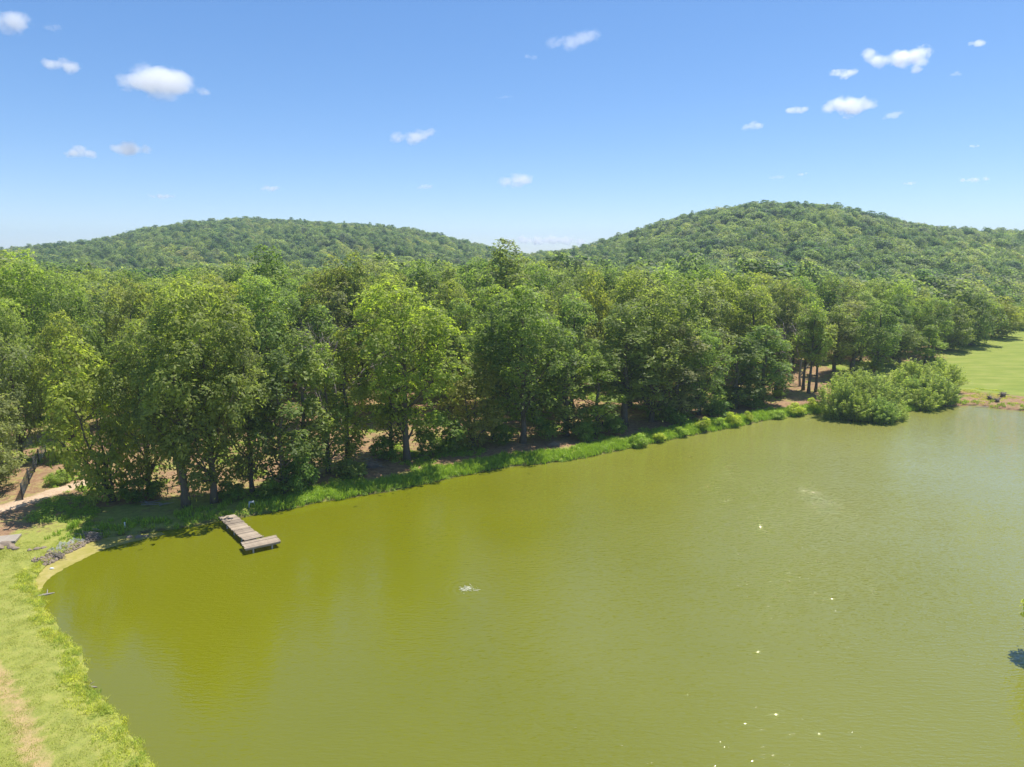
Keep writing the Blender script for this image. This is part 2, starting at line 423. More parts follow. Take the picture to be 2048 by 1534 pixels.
def make_crown(name, seed, H, Wd, z0, nl, tufts, leaves, leaf, mat, sharp=1.0, droop=0.0, spread=1.0, trunk_lod=False, asp=0.55):
    r = np.random.default_rng(seed)
    lumps = crown_lumps(r, H, Wd, z0, nl, sharp=sharp)
    axis_pt = lambda z: np.array([0, 0, z])
    C, N, T = [], [], []
    for c, rad in lumps:
        out = c - np.array([0, 0, H*(z0*0.4 + 0.35)]); out /= np.linalg.norm(out) + 1e-6
        lt = r.uniform(0.25, 0.75)
        m = int(tufts*r.uniform(0.75, 1.25)*(rad/(Wd*0.17))**1.6)
        n = r.normal(size=(m*3, 3)); n /= np.linalg.norm(n, axis=1, keepdims=True)
        n = n[(n @ out > -0.45) | (n[:, 2] > 0.2)][:m]
        rr = rad*r.uniform(0.72, 1.12, len(n))
        tc = c + n*rr[:, None]*np.array([1, 1, 0.82])
        tn = n*0.75 + np.array([0, 0, 0.75]); tn /= np.linalg.norm(tn, axis=1, keepdims=True)
        tr = leaf*0.85*r.uniform(1.7, 3.2, len(n))*spread
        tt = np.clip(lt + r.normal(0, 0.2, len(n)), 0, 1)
        for j in range(len(n)):
            k = int(leaves*r.uniform(0.7, 1.3))
            a = np.cross(tn[j], [0.3, 0.9, 0.1]); a /= np.linalg.norm(a); b = np.cross(tn[j], a)
            ang = r.uniform(0, 2*np.pi, k); q = tr[j]*np.sqrt(r.uniform(0, 1, k))
            off = a*(np.cos(ang)*q)[:, None] + b*(np.sin(ang)*q)[:, None]
            rad_dir = off/(np.linalg.norm(off, axis=1, keepdims=True) + 1e-6)
            off = off - tn[j]*((q/tr[j])**2*tr[j]*0.55)[:, None] + r.normal(0, leaf*0.35, (k, 3))
            off[:, 2] -= droop*q
            C.append(tc[j] + off)
            N.append(tn[j]*0.9 + rad_dir*0.5 + np.array([0, 0, 0.35]) + r.normal(0, 0.40, (k, 3)))
            T.append(np.clip(tt[j] + r.normal(0, 0.16, k), 0, 1))
    # thin inner leaves
    k = int(sum(len(c) for c in C)*0.06)
    zc = r.uniform(z0, 0.9, k)*H
    ic = np.stack([r.normal(0, Wd*0.17, k), r.normal(0, Wd*0.17, k), zc], 1)
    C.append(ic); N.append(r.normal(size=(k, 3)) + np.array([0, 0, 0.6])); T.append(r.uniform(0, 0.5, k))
    C = np.concatenate(C); N = np.concatenate(N); T = np.concatenate(T)
    keep = C[:, 2] > 0.25
    C, N, T = C[keep], N[keep], T[keep]
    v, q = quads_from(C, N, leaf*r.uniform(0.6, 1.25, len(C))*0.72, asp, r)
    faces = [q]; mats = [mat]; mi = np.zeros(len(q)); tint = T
    if trunk_lod:
        mb = MB(); mb.tube([(0,0,-0.5),(0.1,0,H*0.35),(0,0.1,H*0.7)], [H*0.016, H*0.012, H*0.005], 5)
        tv = np.concatenate(mb.v); tq = np.concatenate(mb.q)
        faces.append(tq + len(v)); v = np.concatenate([v, tv]); mats.append(BARK)
        mi = np.concatenate([mi, np.ones(len(tq))]); tint = np.concatenate([tint, np.full(len(tq), 0.5)])
    return mesh_np(name, v, faces, mats, mi, False, {'tint': tint}), lumps

def make_trunk(name, seed, H, Wd, z0, lumps, mat, stems=1, rad=None):
    r = np.random.default_rng(seed + 500); mb = MB()
    rad = rad or H*0.0165
    for s in range(stems):
        a = r.uniform(0, 6.28); sp = 0.0 if stems == 1 else Wd*0.16
        pts = []; top = 0.78*H if stems == 1 else H*r.uniform(0.6, 0.78)
        for k in range(8):
            f = k/7
            pts.append((math.cos(a)*sp*f + r.normal(0, H*0.006)*(k > 0), math.sin(a)*sp*f + r.normal(0, H*0.006)*(k > 0), -0.6 + (top+0.6)*f))
        rr = [rad*(1.5 if k == 0 else 1.12 - 0.9*k/7)/(1 if stems == 1 else 1.4) for k in range(8)]
        mb.tube(pts, rr, 8)
        for i, (c, lr) in enumerate(lumps):
            if stems > 1 and i % stems != s: continue
            f = np.clip((c[2]-lr*0.9-np.hypot(c[0], c[1])*0.45)/top, 0.16, 0.93)
            k = f*7; k0 = int(k); p0 = Vector(pts[k0]).lerp(Vector(pts[min(7, k0+1)]), k - k0)
            e = Vector(c); mid = p0.lerp(e, 0.5) + Vector((r.normal(0, .25), r.normal(0, .25), -lr*0.25))
            br = max(0.03, rad*(1.05-f)*0.55)
            mb.tube([p0, mid, e], [br, br*0.7, br*0.3], 5)
            for q in range(3):
                d = Vector(r.normal(size=3)).normalized(); d.z = abs(d.z)*0.7
                mb.tube([mid.lerp(e, r.uniform(0.3, 0.9)), e + d*lr*0.85], [br*0.4, br*0.12], 4)
    return mb.mesh(name, mat, True)

def dead_mesh(name, seed, H, lean=0.25, levels=4):
    r = random.Random(seed); mb = MB()
    def grow(p, d, L, rad, lv):
        n = 4; pts = [p]
        for k in range(n):
            d = (d + Vector((r.gauss(0, .13), r.gauss(0, .13), r.gauss(0.02, .09)))).normalized()
            pts.append(pts[-1] + d*L/n)
        mb.tube(pts, [rad*(1-0.5*k/n) for k in range(n+1)], 6 if lv < 2 else 4)
        if lv >= levels: return
        for b in range(3 if lv else 5):
            k = r.randint(1, n); ang = r.uniform(0.35, 0.95)
            ax = d.orthogonal(); ax.rotate(Matrix.Rotation(r.uniform(0, 6.28), 3, d))
            nd = d.copy(); nd.rotate(Matrix.Rotation(ang, 3, ax)); nd.z += 0.12
            grow(pts[k], nd.normalized(), L*r.uniform(0.45, 0.72), rad*(0.6-0.08*k/n), lv+1)
    grow(Vector((0, 0, -0.4)), Vector((lean, 0.05, 1)).normalized(), H*0.55, H*0.014, 0)
    return mb.mesh(name, DEADWOOD, True)

# near kinds: real size (H, W), crown start
KINDS = {
    'broad': (22, 14, 0.08, 28, 27, 18, 0.33, 1.0, 1),
    'tall':  (23, 9.5, 0.20, 25, 24, 14, 0.32, 0.9, 1),
    'slim':  (16, 6.0, 0.04, 20, 22, 11, 0.29, 0.9, 1),
    'round': (13, 10., 0.05, 21, 25, 16, 0.30, 1.0, 2),
    'spread': (22, 14, 0.2, 25, 27, 18, 0.33, 1.0, 1),
    'open':  (19, 8.5, 0.34, 18, 20, 12, 0.32, 0.85, 1),
}
NEAR = {}
for kn, (H, Wd, z0, nl, tu, lv, lf, sh, st) in KINDS.items():
    NEAR[kn] = []
    for i in range({'broad': 3, 'tall': 3, 'slim': 3, 'round': 2, 'open': 2, 'spread': 2}[kn]):
        sd = 100*i + len(kn)*7 + ord(kn[0])
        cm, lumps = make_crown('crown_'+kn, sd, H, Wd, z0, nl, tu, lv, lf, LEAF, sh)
        tm = make_trunk('trunk_'+kn, sd, H, Wd, z0, lumps, BARK, st)
        NEAR[kn].append((cm, tm, H, Wd))

TREES = []          # (x, y, r) of everything standing, for spacing
def place_tree(x, y, H, Wd, kind, color, label, group=None, lean=0.0, name='broadleaf_tree', bark_mat=None, var=None):
    vs = NEAR[kind]; cm, tm, h0, w0 = vs[rng.integers(len(vs))] if var is None else vs[var % len(vs)]
    t = thing(name, label, 'tree', (x, y, hz(x, y) - 0.05), rng.uniform(0, 6.28), group)
    s = (Wd/w0, Wd/w0*rng.uniform(0.93, 1.07), H/h0)
    t.scale = s
    if lean: t.rotation_euler = (0, lean, 0)
    c = link('crown', cm, t); c.color = (*[a*float(rng.uniform(0.94, 1.06)) for a in color], 1)
    link('trunk', tm, t)
    TREES.append((x, y))
    return t

MID = (1.0, 1.0, 1.0); YEL = (1.26, 1.2, 0.82); LIGHT = (1.2, 1.2, 0.95); DARK = (0.72, 0.82, 0.82); GREY = (1.05, 1.0, 1.45)
OLIVE = (1.1, 1.04, 0.95); BROWN = (1.3, 1.0, 0.95); DEEP = (0.86, 0.94, 0.9)
COLN = {'MID': MID, 'YEL': YEL, 'LIGHT': LIGHT, 'DARK': DARK, 'GREY': GREY, 'OLIVE': OLIVE, 'BROWN': BROWN, 'DEEP': DEEP}

# explicit trees: (px, py of foot or None, Y distance if foot is hidden, py of top, width px, kind, colour, label)
X = [
 (-28, 965, 0, 572, 200, 'broad', GREY, 'broad grey green tree at the frame edge behind the black gates'),
 (-22, 985, 0, 770, 170, 'round', GREY, 'low grey green tree hanging into the frame in front of the black gates'),
 (226, 1000, 0, 668, 200, 'round', YEL, 'light yellow green tree leaning left where the dirt path enters the wood'),
 (300, 990, 0, 640, 170, 'broad', DEEP, 'deep green tree between the leaning yellow green tree and the trunks above the dock'),
 (372, 1010, 0, 600, 190, 'tall', MID, 'tall tree with a pale trunk foot, nearest the bank left of the dock'),
 (428, 1001, 0, 545, 260, 'broad', MID, 'biggest broad green tree, standing on the bank straight behind the dock'),
 (505, 985, 0, 625, 170, 'broad', MID, 'broad green tree behind the white stool near the dock'),
 (568, 984, 0, 695, 150, 'slim', DARK, 'dense dark green tree leafy to the ground at the bend of the grass bank'),
 (612, 962, 0, 640, 140, 'slim', MID, 'slender mid green tree just right of the dense dark tree at the bank bend'),
 (657, 944, 0, 668, 110, 'slim', LIGHT, 'slim light green tree with leafy stem left of the bare orange ground'),
 (697, 930, 0, 650, 120, 'slim', YEL, 'yellow green slim tree left of the bright spreading tree'),
 (783, 908, 0, 720, 90, 'slim', DEEP, 'small dark slim tree touching the bright spreading tree on its left side'),
 (815, 920, 0, 546, 262, 'spread', YEL, 'bright yellow green spreading tree, the largest on the middle of the far bank'),
 (948, 893, 0, 705, 150, 'round', BROWN, 'small brownish green tree right of the bright spreading tree'),
 (985, 876, 0, 640, 105, 'slim', DEEP, 'slim deep green tree between the brownish tree and the tall dark green tree'),
 (1045, 884, 0, 560, 225, 'spread', DEEP, 'tall dark green broad tree standing right of the brownish tree on the bank'),
 (1132, 870, 0, 645, 135, 'slim', DARK, 'almost black green tree wrapped in leaves down to the bank grass'),
 (1192, 868, 0, 700, 105, 'slim', LIGHT, 'pale slender tree in front of the orange gap in the wood'),
 (1248, 850, 0, 600, 170, 'tall', MID, 'mid green tall tree just right of the pale slender tree'),
 (1303, 842, 0, 572, 190, 'broad', MID, 'broad green tree behind the round shrubs of the far bank'),
 (1352, 838, 0, 640, 130, 'slim', GREY, 'grey green slim tree beside the broad tree behind the bank shrubs'),
 (1398, 828, 0, 655, 145, 'broad', DEEP, 'deep green tree with drooping side boughs over the bank path'),
 (1468, 815, 0, 665, 125, 'slim', DARK, 'dark slim tree two trees left of the sunlit clearing'),
 (1522, 806, 0, 640, 115, 'slim', DEEP, 'deep green slim tree at the left rim of the sunlit clearing'),
 (1552, 790, 0, 650, 80, 'slim', MID, 'narrow mid green tree leaning over the sunlit clearing from the left'),
 (1606, 781, 0, 603, 80, 'open', MID, 'left tree of the three bare stemmed trees standing in the clearing'),
 (1617, 787, 0, 588, 80, 'open', LIGHT, 'middle tree of the three bare stemmed trees standing in the clearing'),
 (1631, 784, 0, 608, 76, 'open', OLIVE, 'right tree of the three bare stemmed trees standing in the clearing'),
 (1668, 756, 0, 605, 100, 'tall', MID, 'tall tree right behind the left end of the willow thicket'),
 (1705, 748, 0, 592, 105, 'tall', GREY, 'grey green tall tree behind the middle of the willow thicket'),
 (1750, 742, 0, 615, 100, 'tall', DEEP, 'deep green tall tree behind the right half of the willow thicket'),
 (1795, 736, 0, 640, 95, 'tall', MID, 'mid green tall tree left of the bright cone shaped tree'),
 (1851, 734, 0, 648, 78, 'slim', YEL, 'bright yellow green cone shaped tree behind the willow thicket'),
 (1893, 708, 0, 600, 115, 'round', DEEP, 'rounded deep green tree at the near corner of the meadow'),
 (1938, 700, 0, 574, 125, 'round', MID, 'large rounded tree casting shade on the meadow corner'),
 (1988, 686, 0, 592, 120, 'round', YEL, 'yellow green rounded tree on the meadow edge'),
 (2034, 668, 0, 604, 105, 'round', LIGHT, 'light green rounded tree farthest along the meadow edge in view'),
 (540, 0, 116, 486, 150, 'tall', DARK, 'tall dark tree rising against the left hill behind the biggest broad tree'),
 (478, 0, 119, 502, 88, 'tall', GREY, 'thin grey green tree beside the tall dark tree below the left hill'),
 (660, 0, 118, 503, 120, 'tall', OLIVE, 'olive tall tree right of the tall dark tree below the left hill'),
 (715, 0, 120, 500, 115, 'tall', OLIVE, 'olive green tall tree directly above the crown of the bright spreading tree'),
 (775, 0, 124, 512, 90, 'open', GREY, 'sparse grey tree between the olive tall trees and the dark round crown'),
 (862, 0, 128, 510, 115, 'tall', DARK, 'dark round crowned tree behind the right shoulder of the bright spreading tree'),
 (905, 0, 110, 553, 125, 'broad', MID, 'mid green tree just right of and behind the bright spreading tree'),
 (1010, 0, 128, 474, 155, 'tall', MID, 'tallest tree, reaching above the skyline in the gap between the hills'),
 (955, 0, 138, 497, 100, 'tall', DARK, 'dark tree left of the tallest tree in the gap between the hills'),
 (1072, 0, 126, 528, 105, 'tall', DEEP, 'deep green tree right of the tallest tree below the skyline gap'),
 (1190, 0, 126, 540, 105, 'round', YEL, 'yellow green round crown right of the tallest tree, below the right hill'),
 (1128, 0, 116, 560, 110, 'tall', MID, 'mid green tree between the tallest tree and the yellow green round crown'),
 (58, 0, 98, 500, 190, 'broad', LIGHT, 'high light green tree reaching the skyline at the far left'),
 (138, 0, 92, 545, 150, 'broad', DEEP, 'deep green broad tree right of the high light green tree far left'),
 (20, 0, 80, 592, 130, 'broad', MID, 'mid green tree right behind the grey green tree at the frame edge'),
 (128, 0, 82, 622, 120, 'broad', LIGHT, 'light green tree above and behind the leaning yellow green tree'),
 (205, 0, 104, 560, 140, 'open', GREY, 'thin greyish tree left behind the biggest broad tree'),
 (268, 0, 98, 552, 150, 'broad', OLIVE, 'olive green tree left behind the biggest broad tree'),
 (380, 0, 94, 548, 200, 'broad', LIGHT, 'light green broad crown peeking over the biggest broad tree'),
 (640, 0, 98, 590, 110, 'slim', DEEP, 'deep green tree under the bare grey branches'),
]
for px, py, yd, pt, wpx, kn, colr, lab in X:
    if py: x, y = gp(px, py, 0.7)
    else:
        y = yd; x = (px-1024)/FPX*depth_of(0, y, 12)
    _, zt = on_y(px, pt, y); z = hz(x, y)
    place_tree(x, y, zt - z, wpx/FPX*depth_of(x, y, 12), kn, colr, lab, lean=(-0.16 if 'leaning left' in lab else 0.0))

# dead trees
def dead(px, yd, pt, lab, seed, lean, rz):
    x = (px-1024)/FPX*depth_of(0, yd, 10); z = hz(x, yd); _, zt = on_y(px, pt, yd)
    t = thing('dead_tree', lab, 'tree', (x, yd, z), rz)
    link('trunk', dead_mesh('dead_branches', seed, zt - z, lean), t); TREES.append((x, yd))
dead(690, 90, 615, 'bare dead tree with pale sprawling branches left of the bright spreading tree', 4, -0.3, 0.3)
dead(1608, 128, 596, 'bare grey snag between the crowns behind the clearing', 9, 0.02, 0.0)
dead(1590, 140, 590, 'leafless grey tree left of the snag behind the clearing', 12, 0.05, 1.0)
dead(345, 72.5, 745, 'thin dead tree with drooping grey twigs among the trunks left of the dock', 15, -0.1, 2.0)

# ------------------------------------------------------------------ fill of the wood: nearest trees one by one, the rest as one forest
TOPX = [-200, 0, 100, 300, 480, 620, 760, 900, 1010, 1090, 1200, 1350, 1500, 1700, 1900, 2048, 2300]
TOPY = [505, 512, 528, 538, 528, 522, 518, 522, 512, 518, 522, 524, 536, 548, 558, 562, 560]
cand = []
r2 = np.random.default_rng(21)
def spacing(y): return 5.2 + 0.004*y
cell = {}
def free(x, y, s):
    i, j = int(x//8), int(y//8)
    for a in range(i-2, i+3):
        for b in range(j-2, j+3):
            for (u, v) in cell.get((a, b), ()):
                if (u-x)**2 + (v-y)**2 < s*s: return False
    return True
for (x, y) in TREES: cell.setdefault((int(x//8), int(y//8)), []).append((x, y))
N = 260000
ys = 62 + (1080-62)*np.sqrt(r2.uniform(0, 1, N)*0.9985 + 0.0015) ; xs = r2.uniform(-1, 1, N)*(0.86*ys + 14)
order = np.argsort(ys); xs, ys = xs[order], ys[order]
dd = sdf(xs[ys < 140], ys[ys < 140]); dd = np.concatenate([dd, np.full(len(xs) - len(dd), 50.0)])
md = meadow(xs, ys)
pathd = dpoly(xs, ys, PATH + [gp(60, 960), gp(95, 905)])
cgx, cgy = gp(1592, 772, 0.8)
ogx, ogy = gp(1188, 760, 1.5)
GAPS = [gp(745, 870, .8), gp(850, 775, 1.5), gp(985, 850, .8), gp(1455, 790, .8), gp(560, 900, .8), gp(330, 930, .8)]
for x, y, d, m, pd in zip(xs, ys, dd, md, pathd):
    if d < 12 or m > 0.02 or pd < 4.2 or (x < -30 and y < 66): continue
    if ((x-cgx)/9)**2 + ((y-cgy)/13)**2 < 1: continue
    if ((x-ogx)/6)**2 + ((y-ogy)/17)**2 < 1: continue
    if d < 17 and 0.0 > x > -24: continue
    if any(((x-u)/5.5)**2 + ((y-v)/9)**2 < 1 for u, v in GAPS): continue
    s = spacing(y)*r2.uniform(0.85, 1.3)
    if y < 120: s *= 1.28
    if y > 260: s *= 1.05
    if x > 60 and meadow(np.array([x+5.0]), np.array([y-3.0]))[0] > 0.5: s *= 1.4
    if free(x, y, s):
        cell.setdefault((int(x//8), int(y//8)), []).append((x, y)); cand.append((x, y))
cand = np.array(cand)
ch = height(cand[:, 0], cand[:, 1])
cpx = np.array([px_of(x, y, z+10)[0] for (x, y), z in zip(cand, ch)])
inview = (cpx > -60) & (cpx < 2110)
# the nearest in view become single trees
near_idx = [i for i in np.argsort(cand[:, 1]) if inview[i] and cand[i, 1] < 230][:300 - len(TREES)]
near_set = set(near_idx)
def fill_h(px, y, z):
    tp = np.interp(px, TOPX, TOPY); _, zt = on_y(px, tp, y)
    return float(np.clip((zt - z), 11.5, 22.5))
LAND = [(0, 'beyond the black gates'), (170, 'behind the leaning tree'), (330, 'behind the biggest broad tree'), (520, 'behind the bank bend'),
        (690, 'behind the bright spreading tree'), (930, 'behind the tall dark tree'), (1110, 'behind the almost black tree'), (1240, 'behind the round shrubs'),
        (1420, 'left of the clearing'), (1600, 'behind the bare stems'), (1760, 'behind the cone shaped tree'), (1900, 'beyond the meadow edge')]
ORD = ['first', 'second', 'third', 'fourth', 'fifth', 'sixth', 'seventh', 'eighth', 'ninth', 'tenth', 'eleventh', 'twelfth', 'thirteenth', 'fourteenth']
pal = [('mid green', MID, .28), ('deep green', DEEP, .22), ('dark', DARK, .12), ('light green', LIGHT, .14), ('yellow green', YEL, .08), ('grey green', GREY, .08), ('olive', OLIVE, .08)]
pp = np.array([p[2] for p in pal]); pp /= pp.sum()
recs = []
for i in near_idx:
    x, y = cand[i]; z = ch[i]; px = cpx[i]
    cn, colr, _ = pal[r2.choice(len(pal), p=pp)]
    H = fill_h(px, y, z)*r2.uniform(0.78, 1.02)
    kn = ['broad', 'tall', 'slim', 'open', 'tall'][r2.choice(5, p=[.34, .3, .14, .1, .12])]
    if y > 150 and kn == 'slim': kn = 'broad'
    Wd = {'broad': .62, 'tall': .47, 'slim': .42, 'open': .48}[kn]*H*r2.uniform(0.88, 1.15)
    lm = [l for p, l in LAND if px >= p or p == 0][-1]
    row = int(np.clip((y-66)//18, 0, 9))
    recs.append((lm, row, cn, colr, px, x, y, H, Wd, kn))
buckets = {}
for rc in recs: buckets.setdefault((rc[0], rc[1], rc[2]), []).append(rc)
ROW = ['front row', 'second row', 'third row', 'fourth row', 'fifth row', 'sixth row', 'seventh row', 'eighth row', 'ninth row', 'last row']
NUM = ['', '', 'two', 'three', 'four', 'five', 'six', 'seven', 'eight', 'nine', 'ten', 'eleven', 'twelve', 'thirteen', 'fourteen']
for (lm, row, cn), L in buckets.items():
    L.sort(key=lambda q: q[4])
    for k, (_, _, _, colr, px, x, y, H, Wd, kn) in enumerate(L):
        lab = cn + ' tree, ' + ROW[row] + ' of the wood, ' + lm
        if len(L) > 1: lab = ORD[k] + ' from left of ' + NUM[len(L)] + ' ' + cn + ' trees, ' + ROW[row] + ', ' + lm
        place_tree(x, y, H, Wd, kn, colr, lab, 'trees of the wood behind the far bank')

# forest: all remaining trees as one object of instances
lib = bpy.data.collections.new('far_tree_library')
FARK = [(15, 13.5, .06, 15, 13, 17, .55, 1.0), (15, 12, .08, 14, 13, 17, .55, .95), (16, 10.5, .1, 14, 13, 17, .55, .9), (13, 15, .05, 16, 13, 17, .58, 1.0), (15, 11, .08, 12, 10, 14, .52, 1.0)]
for i, (H, Wd, z0, nl, tu, lv, lf, sh) in enumerate(FARK):
    m, _ = make_crown('far_tree', 900 + i, H, Wd, z0, nl, tu, lv, lf, [LEAF_FAR_COOL, LEAF_FAR, LEAF_FAR_COOL, LEAF_FAR, LEAF_FAR_PALE][i], sh, trunk_lod=True, spread=1.5, asp=0.7)
    lib.objects.link(bpy.data.objects.new('far_tree', m))

def scatter(name, pts, rot, scl, idx, coll, label, kind='stuff'):
    me = bpy.data.meshes.new(name); me.vertices.add(len(pts)); me.vertices.foreach_set('co', np.asarray(pts, dtype=np.float32).ravel())
    for k, v, ty in (('rot', rot, 'FLOAT_VECTOR'), ('scl', scl, 'FLOAT_VECTOR'), ('idx', idx, 'INT')):
        a = me.attributes.new(k, ty, 'POINT')
        a.data.foreach_set('vector' if ty == 'FLOAT_VECTOR' else 'value', np.asarray(v, dtype=np.int32 if ty == 'INT' else np.float32).ravel())
    o = link(name, me)
    g = bpy.data.node_groups.new(name + '_nodes', 'GeometryNodeTree')
    g.interface.new_socket('Geometry', in_out='INPUT', socket_type='NodeSocketGeometry'); g.interface.new_socket('Geometry', in_out='OUTPUT', socket_type='NodeSocketGeometry')
    n = g.nodes; gi = n.new('NodeGroupInput'); go = n.new('NodeGroupOutput')
    ci = n.new('GeometryNodeCollectionInfo'); ci.inputs['Collection'].default_value = coll; ci.inputs['Separate Children'].default_value = True; ci.inputs['Reset Children'].default_value = True
    ip = n.new('GeometryNodeInstanceOnPoints'); ip.inputs['Pick Instance'].default_value = True
    def at(nm, ty):
        x = n.new('GeometryNodeInputNamedAttribute'); x.data_type = ty; x.inputs['Name'].default_value = nm
        return [s for s in x.outputs if s.enabled and s.name == 'Attribute'][0]
    L = g.links.new
    er = n.new('FunctionNodeEulerToRotation'); L(at('rot', 'FLOAT_VECTOR'), er.inputs[0])
    L(gi.outputs[0], ip.inputs['Points']); L(ci.outputs[0], ip.inputs['Instance']); L(at('idx', 'INT'), ip.inputs['Instance Index'])
    L(er.outputs[0], ip.inputs['Rotation']); L(at('scl', 'FLOAT_VECTOR'), ip.inputs['Scale']); L(ip.outputs[0], go.inputs[0])
    md_ = o.modifiers.new('scatter', 'NODES'); md_.node_group = g
    return tag(o, label, kind=kind)

rest = np.array([i for i in range(len(cand)) if i not in near_set])
P = np.column_stack([cand[rest], ch[rest] - 0.2]); n = len(P)
fy = P[:, 1]
hh = np.array([fill_h(cpx[i], cand[i, 1], ch[i]) if cand[i, 1] < 260 else 15.0 for i in rest])
blend = sstep((fy-200)/120); hh = hh*(1-blend) + blend*13.5
sc = hh/15*r2.uniform(0.78, 1.12, n); wv = np.maximum(sc, 0.78)*np.exp(r2.normal(0, 0.30, n))
pn = 0.5 + 0.22*wav(P[:, 0] + 13, P[:, 1], 24.0) + 0.18*wav(P[:, 1], P[:, 0] - 40, 55.0) + r2.normal(0, 0.22, n)
FIDX = np.where(pn < 0.28, 0, np.where(pn < 0.45, 2, np.where(pn < 0.62, 1, np.where(pn < 0.8, 3, 4))))
scatter('forest', P, np.column_stack([np.zeros(n), np.zeros(n), r2.uniform(0, 6.28, n)]), np.column_stack([wv, wv, sc]), FIDX, lib,
        'wooded hills and far part of the wood, countless leafy crowns')
print('trees: single', len(TREES), 'forest', n)

# ------------------------------------------------------------------ shrubs
BUSH = []
for i in range(3):
    m, lumps = make_crown('shrub_crown', 700+i, 2.0, 2.4, 0.02, 7+i*2, 20, 14, 0.13, LEAF, 0.8)
    BUSH.append((m, lumps))
def make_willow(seed, H, Wd, stems, per, leaf):
    r = np.random.default_rng(seed); C, N, T = [], [], []; mb = MB()
    for k in range(stems):
        a = r.uniform(0, 6.28); f = math.sqrt(r.uniform(0, 1)); L = H*(1 - 0.62*f*f)*r.uniform(0.72, 1.0)
        b = np.array([math.cos(a), math.sin(a), 0])*Wd*0.20*f; e = np.array([math.cos(a), math.sin(a), 0])*Wd*0.5*f + np.array([r.normal(0, .15), r.normal(0, .15), L])
        mid = (b+e)/2 + np.array([0, 0, L*0.12])
        if k % 3 == 0: mb.tube([tuple(b + np.array([0, 0, -.3])), tuple(mid), tuple(e)], [.05, .03, .008], 4)
        t = r.uniform(0.22 if f < .7 else 0.02, 1.04, per); t2 = t[:, None]
        c = b*(1-t2)**2 + 2*mid*t2*(1-t2) + e*t2**2
        off = r.normal(size=(per, 3)); off /= np.linalg.norm(off, axis=1, keepdims=True)
        rad = (0.62*(1.1-t) + 0.14)*H/6*r.uniform(.2, 1.0, per)
        C.append(c + off*rad[:, None]*np.array([1, 1, .7])); N.append(off*.7 + np.array([0, 0, .5]) + r.normal(0, .45, (per, 3))); T.append(np.clip(r.uniform(.2, .8) + r.normal(0, .18, per), 0, 1))
    C = np.concatenate(C); N = np.concatenate(N); T = np.concatenate(T); k = C[:, 2] > 0.05; C, N, T = C[k], N[k], T[k]
    v, q = quads_from(C, N, leaf*r.uniform(.6, 1.3, len(C)), .34, r)
    return mesh_np('willow_crown', v, [q], [LEAF_WILLOW], None, False, {'tint': T}), mb.mesh('willow_stems', BARK, True)
WIL = [make_willow(760+i, 6.0, 5.2, 100, 135, .135) for i in range(4)]
def bush(px, py, wpx, hpx, colr, lab, group=None, y=None):
    x, y = gp(px, py, 0.35); dp = depth_of(x, y)
    m, _ = BUSH[rng.integers(3)]
    t = thing('shrub', lab, 'shrub', (x, y, hz(x, y) - 0.05), rng.uniform(0, 6.28), group)
    t.scale = (wpx/FPX*dp/2.4, wpx/FPX*dp/2.4, hpx/FPX*dp/2.0)
    c = link('crown', m, t); c.color = (*colr, 1)
GB = 'round shrubs along the far bank'
SHY = (1.8, 1.65, 0.9); SHG = (1.4, 1.5, 0.9)
for a in [(1278, 888, 40, 30, SHG, 'deep coloured round shrub with whitish leaves where the bank shrubs begin'),
          (1322, 880, 44, 22, SHY, 'low yellow green shrub right of the first bank shrub'),
          (1362, 868, 34, 18, SHG, 'small green shrub between the low yellow green shrub and the plump pair'),
          (1408, 858, 40, 26, SHY, 'left one of the plump yellow green shrub pair on the far bank'),
          (1438, 852, 30, 20, SHG, 'small green shrub squeezed between the two plump yellow green shrubs'),
          (1464, 848, 38, 28, SHY, 'right one of the plump yellow green shrub pair on the far bank'),
          (1494, 842, 26, 22, SHY, 'narrow yellow green shrub right of the plump pair'),
          (1556, 832, 40, 18, SHG, 'flat green shrub on the bank below the clearing'),
          (1590, 826, 44, 24, SHY, 'wide yellow green shrub on the bank below the clearing'),
          (1624, 822, 40, 28, SHY, 'yellow green shrub touching the left end of the willow thicket'),
          (1558, 800, 40, 18, SHG, 'green shrub on the orange ground of the clearing')]:
    bush(*a, group=GB)
GD_ = 'dark shrubs under the trees'
